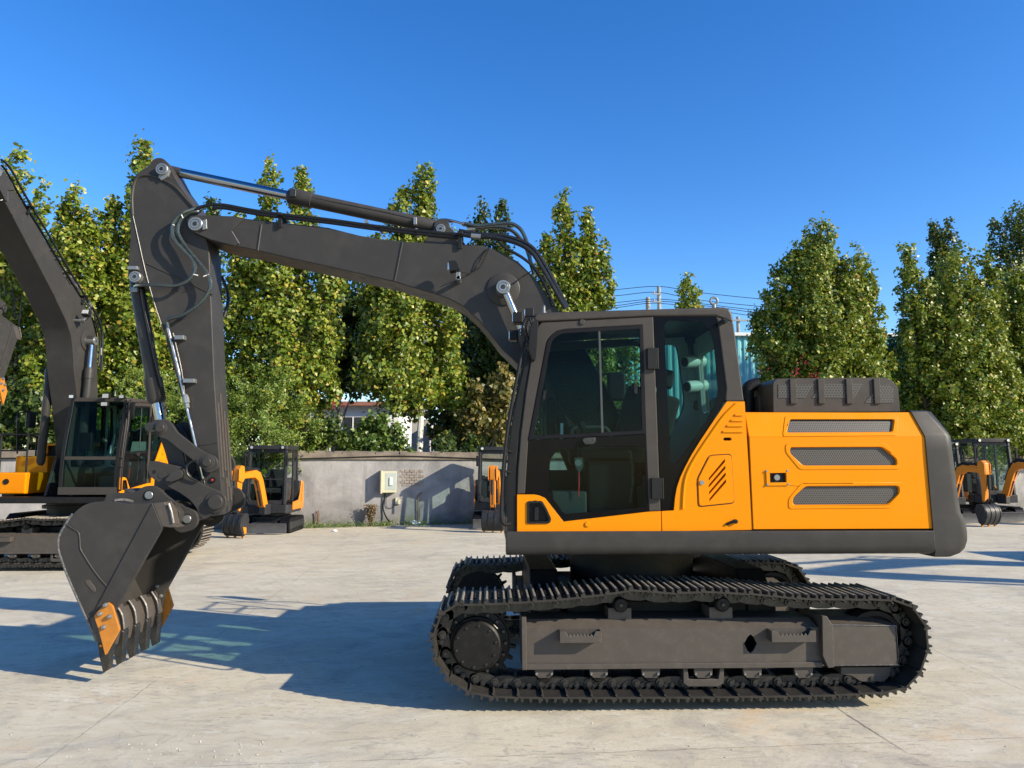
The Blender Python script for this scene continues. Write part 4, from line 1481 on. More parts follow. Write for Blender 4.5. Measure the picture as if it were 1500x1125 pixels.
for ya, yb in ((K0 - .045, K0 - .016), (K1 + .016, K1 + .045)):
    m = MB().prism(XZ(cutp, K0 - .04), ya, yb)
    ct = m.build('side_cutter', 'cutter_orange', bucket, .006)
    if ya < 1:
        for x, y in ((152.5, 887), (144.5, 900), (158.5, 904), (150, 919.5)):
            m = MB().rev(P(x, y, ya - .03), (0, 1, 0), [(0, .012), (.012, .019), (.03, .019)], 8)
            m.build('bolt', 'zinc', ct)
    else:
        for x, y in ((152.5, 887), (144.5, 900), (158.5, 904), (150, 919.5)):
            c = P(x, y, K0 - .04)
            m = MB().rev((c.x, K1 - .055, c.z), (0, 1, 0), [(0, .012), (.010, .019), (.03, .019)], 8)
            m.build('bolt', 'zinc', ct)
ORG[0] = Vector((0, 0, 0))
# ================================================================== the second large excavator, turned towards the camera with its boom raised
index_kids()


def second(loc, rz_all, rz_up, lift, label, bs=1.0):
    fl = Vector((FOOT.x - XC, 0, FOOT.z))
    nl = Vector((NOSE.x - XC, 0, NOSE.z))
    Ru = Matrix.Rotation(rz_up, 4, 'Z')
    Rb = Matrix.Translation(fl) @ Matrix.Rotation(lift, 4, 'Y') @ Matrix.Scale(bs, 4) @ Matrix.Translation(-fl)
    Ra = Matrix.Translation(Rb @ nl) @ Matrix.Rotation(R(-7) if bs > 1 else 0, 4, 'Y') @ Matrix.Scale(.95 if bs > 1 else 1, 4) @ Matrix.Translation(-nl)
    # the arm stays upright under the raised nose; its cylinder turns with the boom
    U, B, A = set(UPPER), set(BOOMG), set(ARMG)
    pl = P(648, 334.5, YA) - Vector((XC, YC, 0))
    Rc = Matrix.Translation(pl) @ Matrix.Rotation(R(-9), 4, 'Y') @ Matrix.Translation(-pl) if bs > 1 else Matrix()

    def fix(o, c):
        if o.name in U:
            c.matrix_local = Ru @ o.matrix_local
        elif o.name in B:
            c.matrix_local = Ru @ Rb @ (Rc if o.name.startswith('arm_cyl') else Matrix()) @ o.matrix_local
        elif o.name in A:
            c.matrix_local = Ru @ Ra @ o.matrix_local
    for n in ('arm_hose', 'arm_hose.001', 'arm_hose.002'):
        A.discard(n)
    c = copy_tree(EX, None, fix)
    for k in list(c.children):
        pass
    c.location = loc
    c.rotation_euler = (0, 0, rz_all)
    c['label'] = label
    return c


EXCAV2 = second((-7.70, 8.75, 0), 0, R(90), R(26), 'dark excavator at the left edge, facing the camera, boom raised, bucket in the air', 1.22)
# one more stands to the right of the picture; its shadow lies on the concrete
EXCAV3 = second((15.2, 5.6, 0), R(180), R(-90), R(20), 'excavator parked past the right edge, shown only by its shadow on the concrete')
# ================================================================== mini excavators along the wall
ORG[0] = Vector((0, 0, 0))
MINI = empty('mini_excavator', (0, 0, 0))
tag(MINI, 'x', 'mini excavator', 'orange mini excavators parked along the wall')
SWINGP = Vector((.05, -.78, 0))
MB_SW = []
for sx in (-1, 1):
    m = MB()
    prof = []
    for t in np.linspace(90, 270, 9):
        prof.append((-.62 + .19 * math.cos(R(t)), .20 + .19 * math.sin(R(t))))
    for t in np.linspace(-90, 90, 9):
        prof.append((.62 + .19 * math.cos(R(t)), .20 + .19 * math.sin(R(t))))
    x0, x1 = (sx * .42, sx * .66) if sx > 0 else (-.66, -.42)
    m.prism_x(prof, x0, x1)
    pr = np.array(prof + prof[:1])
    d = np.linalg.norm(np.diff(pr, axis=0), axis=1)
    cu = np.concatenate([[0], np.cumsum(d)])
    for k in range(34):
        s = cu[-1] * k / 34
        i = int(np.searchsorted(cu, s, 'right') - 1)
        p = pr[i] + (pr[i + 1] - pr[i]) * (s - cu[i]) / d[i]
        t = (pr[i + 1] - pr[i]) / d[i]
        n_ = np.array((t[1], -t[0]))
        q = p + n_ * .0
        m.beam((x0 - .004, q[0], q[1]), (x1 + .004, q[0], q[1]), .045, .03, (0, n_[0], n_[1]))
    tr = m.build('crawler_track', 'black_rubber', MINI)
    m = MB()
    xf = sx * .662
    m.box(min(xf, sx * .67), max(xf, sx * .67), -.5, .5, .12, .29)
    m.build('track_frame', 'mini_dark', tr, .004)
    for yy_ in (-.62, .62):
        m = MB().cyl((sx * .60, yy_, .20), (sx * .672, yy_, .20), .12, n=16)
        m.build('sprocket', 'mini_dark', tr)
m = MB().box(-.40, .40, -.5, .5, .22, .42)
m.cyl((0, 0, .40), (0, 0, .52), .32, n=24)
for x in (-.3, .3):
    m.beam((x, -.5, .28), (x, -1.03, .2), .08, .09)
m.build('undercarriage', 'mini_dark', MINI, .01)
bp = [(-1.02, .04), (-1.06, .03), (-1.045, .12), (-1.05, .22), (-1.08, .28), (-1.05, .29), (-1.01, .22), (-1.0, .12)]
m = MB().prism_x(bp, -.66, .66)
m.build('dozer_blade', 'blade_grey', MINI, .006)
m = MB()
m.prism_z([(-.62, -.60), (-.45, -.72), (.55, -.72), (.62, -.62), (.62, .55), (.5, .78), (-.5, .78), (-.62, .55)], .52, .74)
m.build('floor_deck', 'mini_dark', MINI, .02)
for sx in (-1, 1):
    m = MB()
    x0, x1 = (sx * .622, sx * .65)
    m.holed([(-.38, .60), (.70, .60), (.74, .80), (.70, 1.32), (.46, 1.36), (.34, 1.0), (.22, .84), (-.38, .80)], [[(.44, .76), (.52, .76), (.52, .98), (.44, .98)], [(.50, 1.04), (.58, 1.04), (.58, 1.24), (.50, 1.24)]], min(x0, x1), max(x0, x1), axis='x')
    m.build('side_cover', 'mini_orange', MINI, .008)
m = MB()
m.prism_x([(.36, .75), (.80, .75), (.84, 1.0), (.76, 1.30), (.40, 1.36)], -.615, .615)
m.build('engine_cover', 'mini_dark', MINI, .03)
m = MB().prism_z([(-.60, .77), (.60, .77), (.52, .92), (-.52, .92)], .52, .95)
m.build('counterweight', 'mini_orange', MINI, .03)
cab2 = empty('cab', (0, 0, 0))
cab2.parent = MINI
for sx in (-1, 1):
    m = MB().beam((sx * .50, -.66, .74), (sx * .48, -.56, 2.22), .07, .07)
    m.build('front_post', 'mini_dark', cab2, .01)
    m = MB().beam((sx * .50, .50, 1.34), (sx * .49, .42, 2.22), .07, .07)
    m.build('rear_post', 'mini_dark', cab2, .01)
    m = MB().beam((sx * .515, .02, .78), (sx * .50, .02, 2.22), .045, .05)
    m.build('door_post', 'mini_dark', cab2, .006)
    m = MB().prism_x([(-.62, .80), (.0, .80), (.30, 1.34), (.42, 1.36), (.38, 2.2), (-.54, 2.2)], sx * .505 - .003, sx * .505 + .003)
    m.build('side_glass', 'clear_glass', cab2)
    m = MB().cyl((sx * .41, -.70, 2.255), (sx * .41, -.655, 2.255), .045, n=14)
    wl = m.build('roof_lamp', 'mini_dark', cab2)
    m = MB().cyl((sx * .41, -.706, 2.255), (sx * .41, -.701, 2.255), .037, n=14)
    m.build('lens', 'lens_grey', wl)
m = MB().prism_z(rounded([(-.54, -.66), (.54, -.66), (.54, .50), (-.54, .50)], .08), 2.20, 2.31)
m.build('roof', 'mini_dark', cab2, .025, 3)
m = MB().holed(rrect(-.49, .49, 0, 1, .06) and [(-.5, .74), (.5, .74), (.5, 2.21), (-.5, 2.21)], [rrect(-.43, .43, .86, 2.12, .08)], -.665, -.625, lambda x, z: (z - .74) * .06)
m.build('front_frame', 'mini_dark', cab2, .008)
m = MB().holed(rrect(-.43, .43, .86, 2.12, .08), [], -.65, -.645, lambda x, z: (z - .74) * .06)
m.build('windscreen', 'clear_glass', cab2)
m = MB().box(-.43, .43, -.63, -.60, 1.40, 1.43)
m.build('cross_rail', 'mini_dark', cab2)
m = MB().holed([(-.5, 1.34), (.5, 1.34), (.5, 2.21), (-.5, 2.21)], [rrect(-.42, .42, 1.44, 2.12, .06)], .46, .49, lambda x, z: -(z - 1.34) * .06)
m.build('rear_frame', 'mini_dark', cab2, .006)
m = MB().box(-.26, .22, -.02, .36, 1.02, 1.16)
s_ = m.build('seat', 'seat_cloth', cab2, .03)
m = MB().beam((-.02, .34, 1.16), (-.02, .42, 1.66), .42, .10, (0, 1, 0))
m.build('backrest', 'seat_cloth', s_, .03)
for x in (-.36, .32):
    m = MB().box(x - .07, x + .07, -.05, .30, .76, 1.30)
    cn = m.build('console', 'mini_dark', cab2, .02)
    m = MB().tube([(x, .0, 1.28), (x, -.04, 1.42), (x, -.05, 1.48)], lambda t: .012 + .015 * (t > .4), 8)
    m.build('joystick', 'black_plastic', cn)
for x in (-.12, .05):
    m = MB().tube([(x, -.40, .75), (x, -.46, 1.05), (x, -.42, 1.22)], .012, 6)
    m.build('lever', 'black_plastic', cab2)
for x in (-.55, .55):
    m = MB().box(x - .03, x + .03, -.80, -.76, 1.75, 2.05)
    mr = m.build('mirror', 'black_plastic', MINI, .012)
    m = MB().tube([(x * .9, -.60, 2.1), (x, -.74, 2.1), (x, -.77, 2.0)], .009, 6)
    m.build('mirror_arm', 'black_plastic', mr)

# swing group: built reaching along -y from the pivot, x = SWINGP.x
def sw(o):
    o_me = o.data
    for v in o_me.vertices:
        v.co -= SWINGP
    o.location = SWINGP
    MB_SW.append(o.name)
    return o


px_ = SWINGP.x
m = MB().box(px_ - .10, px_ + .10, -.95, -.70, .50, .78)
m.box(px_ - .05, px_ + .05, -.80, -.60, .52, .62)
sw(m.build('swing_post', 'mini_dark', MINI, .02))


def yz(s, z):
    return (-.86 - s, z)


bo = [(0.0, .70), (.06, .66), (.14, .74), (.26, 1.12), (.36, 1.38), (.50, 1.47), (.72, 1.46), (1.00, 1.44), (1.03, 1.50), (1.0, 1.56), (.74, 1.63), (.46, 1.66), (.30, 1.60), (.18, 1.40), (.06, 1.06), (-.03, .78)]
m = MB().prism_x([yz(*p) for p in bo], px_ - .095, px_ + .095)
bo2 = sw(m.build('boom', 'mini_orange', MINI, .015))
m = MB().tube([(px_ - .03, *yz(.05, 1.15)), (px_ - .03, *yz(.25, 1.62)), (px_ - .03, *yz(.45, 1.69)), (px_ - .03, *yz(.9, 1.62)), (px_ - .02, *yz(1.05, 1.5)), (px_ - .02, *yz(1.07, 1.3))], .014, 6)
m.tube([(px_ + .03, *yz(.05, 1.15)), (px_ + .03, *yz(.25, 1.64)), (px_ + .03, *yz(.45, 1.71)), (px_ + .03, *yz(.8, 1.66)), (px_ + .03, *yz(.9, 1.60))], .014, 6)
sw(m.build('hose_bundle', 'hose_black', MINI))
m = MB().cyl((px_, *yz(.10, .74)), (px_, *yz(.24, 1.14)), .05, n=12)
m.cyl((px_, *yz(.24, 1.14)), (px_, *yz(.38, 1.42)), .028, n=10)
sw(m.build('boom_cylinder', 'mini_dark', MINI))
m = MB().cyl((px_, *yz(.30, 1.66)), (px_, *yz(.74, 1.70)), .04, n=12)
m.cyl((px_, *yz(.74, 1.70)), (px_, *yz(1.04, 1.72)), .022, n=10)
sw(m.build('arm_cylinder', 'mini_dark', MINI))
ao = [(.96, 1.74), (1.06, 1.78), (1.14, 1.70), (1.15, 1.40), (1.10, 1.0), (1.06, .66), (1.00, .64), (.98, .70), (.98, 1.0), (.96, 1.36), (.93, 1.52)]
for xa, xb in ((px_ - .12, px_ - .098), (px_ + .098, px_ + .12)):
    m = MB().prism_x([yz(*p) for p in [(.92, 1.48), (.97, 1.76), (1.08, 1.78), (1.16, 1.68), (1.16, 1.40), (1.0, 1.36)]], xa, xb)
    sw(m.build('arm_cheek', 'mini_orange', MINI, .006))
m = MB().prism_x([yz(*p) for p in ao], px_ - .07, px_ + .07)
sw(m.build('arm', 'mini_orange', MINI, .012))
m = MB().cyl((px_, *yz(1.17, 1.40)), (px_, *yz(1.16, 1.0)), .038, n=12)
m.cyl((px_, *yz(1.16, 1.0)), (px_, *yz(1.16, .74)), .02, n=10)
sw(m.build('bucket_cylinder', 'mini_dark', MINI))
for x in (px_ - .075, px_ + .055):
    m = MB().prism_x([yz(*p) for p in [(1.16, .76), (1.19, .72), (1.10, .56), (1.05, .52), (1.0, .56), (1.04, .64)]], x, x + .02)
    sw(m.build('bucket_link', 'mini_dark', MINI, .004))
# bucket: rounded back turned outwards, open towards the machine
bk_ = [(.98, .60), (1.10, .60), (1.20, .52), (1.25, .40), (1.24, .26), (1.18, .13), (1.10, .05)]
bs_ = smooth_loop(bk_, 4, False)
inn = [(a - .02, b - .005) for a, b in bs_]
m = MB().prism_x([yz(*p) for p in bs_ + inn[::-1]], px_ - .27, px_ + .27)
bkt = sw(m.build('bucket', 'mini_dark', MINI))


def child(o):
    for v in o.data.vertices:
        v.co -= SWINGP
    o.parent = bkt
    return o


for xa in (px_ - .285, px_ + .272):
    m = MB().prism_x([yz(*p) for p in bs_ + [(1.02, .10), (.92, .44)]], xa, xa + .013)
    child(m.build('side_plate', 'mini_dark', None))
for k in range(4):
    x = px_ - .25 + k * .165
    m = MB().prism_x([yz(a + .014, b) for a, b in bs_] + [yz(*p) for p in bs_[::-1]], x - .014, x + .014)
    child(m.build('rib', 'mini_dark', None))
for k in range(3):
    x = px_ - .23 + k * .23
    m = MB().prism_x([yz(*p) for p in [(1.13, .10), (1.08, .0), (1.05, .01), (1.06, .10)]], x - .025, x + .025)
    child(m.build('tooth', 'cutter_orange', None))
m = MB().prism_x([yz(*p) for p in [(1.16, .28), (1.10, .10), (1.03, .12), (1.04, .26)]], px_ + .286, px_ + .30)
child(m.build('side_cutter', 'mini_orange', None))
index_kids()


def wall_y(x):
    return 17.35 + .25 * (x + .6)


def mini(x, y, swing, sc, rz, label, first=False):
    S = set(MB_SW)

    def fix(o, c):
        if o.name in S:
            c.rotation_euler = (0, 0, R(swing))
    if first:
        c = MINI
    else:
        c = copy_tree(MINI, None, fix)
    c.location = (x, y, 0)
    c.rotation_euler = (0, 0, R(rz))
    c.scale = (sc, sc, sc)
    c['label'] = label
    return c


mini(GX(727, 21.9), 16.3, -8, 1.0, 0, 'orange mini excavator half hidden by the big cab, arm pointing at the camera')
mini(GX(1383, 23.0), 17.9, 17, 1.08, 0, 'orange mini excavator next to the big machine\'s counterweight, arm swung out to the right')
mini(GX(1459, 23.6), 18.5, 26, 1.14, 0, 'orange mini excavator with a tall glazed cab at the right edge of the picture')
mini(GX(408, 20.7), 15.0, -21, 1.0, 0, 'orange mini excavator beside the dark arm, glazed cab and boom swung to the left', first=True)
for n in MB_SW:
    bpy.data.objects[n].rotation_euler = (0, 0, R(-21))
# ================================================================== setting
# concrete yard
m_, nt, b = nodes_of('concrete')
tc = nd(nt, 'ShaderNodeTexCoord').outputs['Object']
mp = nd(nt, 'ShaderNodeMapping')
mp.inputs['Scale'].default_value = (1, 2.2, 1)
mp.inputs['Rotation'].default_value = (0, 0, R(-14))
nt.links.new(tc, mp.inputs[0])
st = mp.outputs[0]
c = mixc(nt, ramp(nt, noise(nt, .35, 5, .6, tc), .3, .7), (.40, .355, .265), (.56, .505, .375))
c = mixc(nt, ramp(nt, noise(nt, 1.6, 7, .65, st, .6), .42, .72, 0, .75), c, (.60, .56, .45))
c = mixc(nt, ramp(nt, noise(nt, 3.1, 8, .72, st, 1.2), .55, .78, 0, .85), c, (.25, .23, .19))
c = mixc(nt, ramp(nt, noise(nt, 1.0, 8, .68, tc, 1.8), .50, .70, 0, .7), c, (.30, .285, .25))
c = mixc(nt, ramp(nt, noise(nt, 4.5, 9, .75, tc, 2.2), .56, .70, 0, .7), c, (.24, .225, .195))
c = mixc(nt, ramp(nt, noise(nt, 2.2, 8, .7, tc, 1.5), .60, .70, 0, .55), c, (.66, .65, .60))
c = mixc(nt, ramp(nt, noise(nt, .8, 5, .65, tc, 1.0), .60, .72, 0, .55), c, (.56, .40, .24))
c = mixc(nt, ramp(nt, noise(nt, .55, 6, .7, st, 1.5), .62, .74, 0, .35), c, (.33, .36, .36))
mp2 = nd(nt, 'ShaderNodeMapping')
mp2.inputs['Scale'].default_value = (2.2, 9, 1)
mp2.inputs['Rotation'].default_value = (0, 0, R(-18))
nt.links.new(tc, mp2.inputs[0])
c = mixc(nt, ramp(nt, noise(nt, 2.0, 6, .7, mp2.outputs[0], .8), .60, .70, 0, .6), c, (.26, .24, .205))
c = mixc(nt, ramp(nt, noise(nt, 2.6, 6, .7, mp2.outputs[0], .4), .66, .74, 0, .7), c, (.66, .64, .58))
c = mixc(nt, ramp(nt, noise(nt, 38, 4, .7, tc), .60, .75, 0, .4), c, (.22, .20, .18))
# prints of crawler shoes: rows of short dashes in a few worn patches
mp3 = nd(nt, 'ShaderNodeMapping')
mp3.inputs['Rotation'].default_value = (0, 0, R(9))
nt.links.new(tc, mp3.inputs[0])
s3 = nd(nt, 'ShaderNodeSeparateXYZ')
nt.links.new(mp3.outputs[0], s3.inputs[0])
row = math_n(nt, 'DIVIDE', s3.outputs[1], .085)
fy = math_n(nt, 'ABSOLUTE', math_n(nt, 'SUBTRACT', math_n(nt, 'FRACT', math_n(nt, 'ADD', row, 400)), .5))
sh_ = math_n(nt, 'MULTIPLY', math_n(nt, 'FLOOR', math_n(nt, 'ADD', row, 400)), .37)
fx = math_n(nt, 'ABSOLUTE', math_n(nt, 'SUBTRACT', math_n(nt, 'FRACT', math_n(nt, 'ADD', math_n(nt, 'ADD', math_n(nt, 'DIVIDE', s3.outputs[0], .17), sh_), 400)), .5))
dash = math_n(nt, 'MULTIPLY', math_n(nt, 'LESS_THAN', fy, .11), math_n(nt, 'LESS_THAN', fx, .26))
pat = math_n(nt, 'MULTIPLY', ramp(nt, noise(nt, .55, 3, .5, tc, .5), .50, .60), ramp(nt, noise(nt, 9, 4, .7, tc), .40, .58))
c = mixc(nt, math_n(nt, 'MULTIPLY', math_n(nt, 'MULTIPLY', dash, pat), .55), c, (.22, .20, .175))
# joints and cracks: distance to straight lines, roughened
sp_ = nd(nt, 'ShaderNodeSeparateXYZ')
nt.links.new(tc, sp_.inputs[0])
wob = math_n(nt, 'MULTIPLY', math_n(nt, 'SUBTRACT', noise(nt, 5, 6, .7, tc), .5), .10)
breaks = noise(nt, 1.3, 4, .7, tc)
for (pa, pb, wd, amt, wb) in (((54, 1123), (368, 896), .005, .5, .6), ((1210, 1027), (1360, 1124), .008, .9, .7), ((880, 1102), (1480, 1081), .006, .55, .8), ((1440, 985), (1500, 1012), .004, .6, .4)):
    A = CAM + (P(pa[0], pa[1], 0) - CAM) * (CAM.z / (CAM.z - P(pa[0], pa[1], 0).z))
    B = CAM + (P(pb[0], pb[1], 0) - CAM) * (CAM.z / (CAM.z - P(pb[0], pb[1], 0).z))
    n_ = Vector((-(B - A).y, (B - A).x)).normalized()
    k = n_.x * A.x + n_.y * A.y
    d = math_n(nt, 'ABSOLUTE', math_n(nt, 'SUBTRACT', math_n(nt, 'ADD', math_n(nt, 'ADD', math_n(nt, 'MULTIPLY', sp_.outputs[0], n_.x), math_n(nt, 'MULTIPLY', sp_.outputs[1], n_.y)), math_n(nt, 'MULTIPLY', wob, wb)), k))
    f = ramp(nt, d, wd * .4, wd * 1.6, amt, 0)
    f = math_n(nt, 'MULTIPLY', f, ramp(nt, breaks, .40, .56, .12, 1))
    c = mixc(nt, f, c, (.09, .08, .075))
nt.links.new(c, b.inputs['Base Color'])
b.inputs['Roughness'].default_value = .85
b.inputs['Specular IOR Level'].default_value = .25
bp_ = nd(nt, 'ShaderNodeBump')
bp_.inputs['Strength'].default_value = .35
bp_.inputs['Distance'].default_value = .02
hgt = math_n(nt, 'ADD', math_n(nt, 'MULTIPLY', noise(nt, 26, 6, .7, st), .5), noise(nt, 2.2, 5, .6, st))
nt.links.new(hgt, bp_.inputs['Height'])
nt.links.new(bp_.outputs[0], b.inputs['Normal'])
m = MB().box(-90, 110, -25, 260, -.2, 0)
tag(m.build('ground', 'concrete'), kind='structure')

# crumbs of broken concrete lying in front
paint('crumb', (.36, .34, .28), .9, var=.3, scale=20)
m = MB()
rg = random.Random(3)


def ground_at(px, py):
    q = P(px, py, 0)
    return CAM + (q - CAM) * (CAM.z / (CAM.z - q.z))


for i in range(420):
    if i < 150:
        q = ground_at(rg.gauss(290, 95), rg.gauss(1104, 14))
    elif i < 185:
        q = ground_at(rg.gauss(366, 16), rg.gauss(1092, 11))
    else:
        q = ground_at(rg.uniform(0, 1500), rg.uniform(840, 1120))
    r_ = rg.choice((.002, .003, .003, .004, .006, .009))
    vs = [(q.x + r_ * math.cos(k * 1.257) * rg.uniform(.6, 1.3), q.y + r_ * math.sin(k * 1.257) * rg.uniform(.6, 1.3), .0005) for k in range(5)]
    vs.append((q.x, q.y, r_ * rg.uniform(.5, 1.1)))
    m.add(vs, [(0, 1, 2, 3, 4), (0, 1, 5), (1, 2, 5), (2, 3, 5), (3, 4, 5), (4, 0, 5)])
tag(m.build('concrete_crumbs', 'crumb', flat=True), kind='stuff')
paint('wrapper', (.75, .74, .72), .4, var=.1)
for i, (px, py, s_, lb) in enumerate(((607, 769, .16, 'crumpled clear plastic bag lying at the foot of the grey wall'), (490, 779, .07, 'white paper scrap on the concrete in front of the wall'))):
    q = ground_at(px, py)
    bm_t = bmesh.new()
    bmesh.ops.create_icosphere(bm_t, subdivisions=3, radius=1)
    rr = random.Random(i + 5)
    pts = []
    from mathutils import noise as mn
    for v in bm_t.verts:
        k = 1 + .45 * mn.noise(v.co * 2.3 + Vector((i * 9, 0, 0)))
        pts.append((q.x + v.co.x * s_ * k, q.y + v.co.y * s_ * .7 * k, max(.002, .35 * s_ + v.co.z * s_ * .5 * k)))
    m = MB().add(pts, [tuple(v.index for v in f.verts) for f in bm_t.faces])
    bm_t.free()
    tag(m.build('plastic_bag' if i == 0 else 'paper_scrap', 'wrapper', flat=True), lb, 'litter')

# ---------------- wall
m_, nt, b = nodes_of('wall_render')
tc = nd(nt, 'ShaderNodeTexCoord').outputs['Object']
sp_ = nd(nt, 'ShaderNodeSeparateXYZ')
nt.links.new(tc, sp_.inputs[0])
c = mixc(nt, ramp(nt, noise(nt, .9, 7, .65, tc, .5), .35, .7), (.17, .165, .163), (.34, .33, .322))
mpw = nd(nt, 'ShaderNodeMapping')
mpw.inputs['Scale'].default_value = (3.5, 3.5, .45)
nt.links.new(tc, mpw.inputs[0])
c = mixc(nt, ramp(nt, noise(nt, 1.4, 6, .7, mpw.outputs[0]), .5, .75, 0, .6), c, (.12, .118, .12))
c = mixc(nt, math_n(nt, 'MULTIPLY', ramp(nt, sp_.outputs[2], .1, .75, 1, 0), ramp(nt, noise(nt, 1.7, 6, .7, tc), .3, .62)), c, (.105, .10, .095))
c = mixc(nt, math_n(nt, 'MULTIPLY', ramp(nt, sp_.outputs[2], .05, .4, 1, 0), ramp(nt, noise(nt, 1.1, 4, .6, tc), .45, .6)), c, (.12, .13, .065))
nt.links.new(c, b.inputs['Base Color'])
b.inputs['Roughness'].default_value = .9
bp_ = nd(nt, 'ShaderNodeBump')
bp_.inputs['Strength'].default_value = .4
bp_.inputs['Distance'].default_value = .02
nt.links.new(noise(nt, 14, 6, .7, tc), bp_.inputs['Height'])
nt.links.new(bp_.outputs[0], b.inputs['Normal'])
paint('wall_cap', (.17, .138, .105), .9, var=.45, scale=2.2, bump=.4)
wx0, wx1 = -26.0, 34.0
WA = math.atan(.25)
wall = empty('boundary_wall', (wx0, wall_y(wx0), 0), WA)
tag(wall, 'long weathered grey rendered boundary wall with a brown tiled top', 'wall')
WL = (wx1 - wx0) / math.cos(WA)
m = MB().box(0, WL, 0, .26, -.05, 1.95)
m.build('wall_face', 'wall_render', wall)
m = MB()
n = int(WL / .24)
for i in range(n):
    x = i * .24
    m.prism_x([(-.07, 1.952), (.33, 1.952), (.33, 2.06), (.13, 2.19 + rg.uniform(-.02, .02)), (-.07 + rg.uniform(-.006, .006), 2.125 + rg.uniform(-.022, .022))], x, x + .2385)
cap = m.build('wall_cap', 'wall_cap', wall, flat=True)
cap['kind'] = 'stuff'
m = MB().tube([(i * 2.0, -.085, 2.0 + .05 * math.sin(i * 1.7)) for i in range(int(WL / 2) + 1)], .018, 6)
m.build('cable', 'hose_black', wall)
paint('brick_patch', (.21, .18, .155), .9, var=.35, scale=9, bump=.5)
paint('window_dark', (.03, .035, .04), .2, var=.2)
paint('box_cream', (.46, .44, .31), .5, var=.08)


def on_wall(px, py, off=0.0):
    """point on the wall's near face seen at the pixel, pushed off the face towards the camera"""
    d = P(px, py, 0) - CAM
    # plane y = wall_y(x)
    t = (wall_y(0) + 0 - CAM.y + .25 * CAM.x) / (d.y - .25 * d.x)
    q = CAM + d * t
    nx, ny = math.sin(WA), -math.cos(WA)
    return Vector((q.x + nx * off, q.y + ny * off, q.z))


def wallbox(mb, pxa, pya, pxb, pyb, o0, o1):
    a, b_ = on_wall(pxa, pyb), on_wall(pxb, pya)
    ex = Vector((math.cos(WA), math.sin(WA), 0))
    ny = Vector((math.sin(WA), -math.cos(WA), 0))
    L_ = (Vector((b_.x, b_.y, 0)) - Vector((a.x, a.y, 0))).length
    vs = []
    for o_ in (o1, o0):
        for (u, z) in ((0, a.z), (L_, a.z), (L_, b_.z), (0, b_.z)):
            vs.append(a * 1 + ex * u + ny * o_ + Vector((0, 0, z - a.z)))
    return mb.add(vs, [(0, 1, 2, 3), (7, 6, 5, 4), (0, 4, 5, 1), (1, 5, 6, 2), (2, 6, 7, 3), (3, 7, 4, 0)])


m = MB()
for r_ in range(6):
    for q in range(5):
        x0 = 586 + q * 7 + (3 if r_ % 2 else 0)
        if x0 + 6.4 > 621:
            continue
        wallbox(m, x0, 688 + r_ * 4.1, x0 + 6.4, 691.4 + r_ * 4.1, -.03, .012 + .006 * ((q * 7 + r_ * 3) % 3))
o = m.build('brick_patch', 'brick_patch', None)
o.parent = wall
o.matrix_parent_inverse = Matrix.Translation(wall.location) @ Matrix.Rotation(WA, 4, 'Z')
o.matrix_parent_inverse.invert()
o['kind'] = 'stuff'
q = on_wall(569, 706)
eb = empty('meter_box', q)
tag(eb, 'cream electric meter box with open front hung on the grey wall', 'meter box')
ORG[0] = q
m = wallbox(MB(), 557.5, 690, 580, 721.5, .005, .20)
m.build('box_body', 'box_cream', eb, .01)
m = wallbox(MB(), 563, 693, 579, 717, .201, .206)
m.build('window_pane', 'cab_trim', eb)
m = wallbox(MB(), 569, 699, 574, 711, .207, .24)
m.build('meter', 'vent_grey', eb, .01)
m = wallbox(MB(), 555.5, 689, 558.5, 722.5, .02, .36)
m.build('box_door', 'box_cream', eb, .006)
ORG[0] = Vector((0, 0, 0))
q = on_wall(582, 733)
m = wallbox(MB(), 578.5, 729, 586, 738.5, .003, .08)
tag(m.build('socket_box', 'box_cream', None, .008), 'small yellowed socket box on the wall under the meter box', 'socket box')
m = MB().tube([on_wall(564, 722, .08), on_wall(562, 733, .05), on_wall(561, 745, .04), on_wall(565, 757, .10), on_wall(569, 763, .25)], .022, 8)
m.tube([on_wall(571, 722, .06), on_wall(566, 728, .03), on_wall(566, 742, .03), on_wall(574, 744, .03), on_wall(579, 737, .04)], .008, 6)
tag(m.build('supply_cable', 'hose_black', None), 'black cable hanging down the wall from the meter box to the ground', 'cable')
paint('rust_pipe', (.18, .10, .06), .8, var=.3, scale=8)
for i, (x, t_, lb) in enumerate(((463, 752, 'short rusty pipe stub at the wall foot, left one of two'), (467.5, 749, 'short rusty pipe stub at the wall foot, right one of two'), (612, 727, 'thin rusty pipe running down the wall right of the meter box'))):
    m = MB().tube([on_wall(x, 765, .06), on_wall(x, t_ + 4, .06), on_wall(x - .5, t_, .06), on_wall(x - 2 if i < 2 else x + 6, t_ - 1 if i < 2 else t_ - 5, .05)], .02, 6)
    tag(m.build('wall_pipe', 'rust_pipe', None), lb, 'pipe')

# ---------------- foliage
paint('bark_pale', (.30, .28, .23), .9, var=.35, scale=6, bump=.5)
paint('bark_white', (.55, .53, .47), .9, var=.3, scale=5)
paint('bark_mid', (.16, .145, .115), .9, var=.3, scale=6)
paint('bark_brown', (.12, .09, .065), .9, var=.3, scale=6)


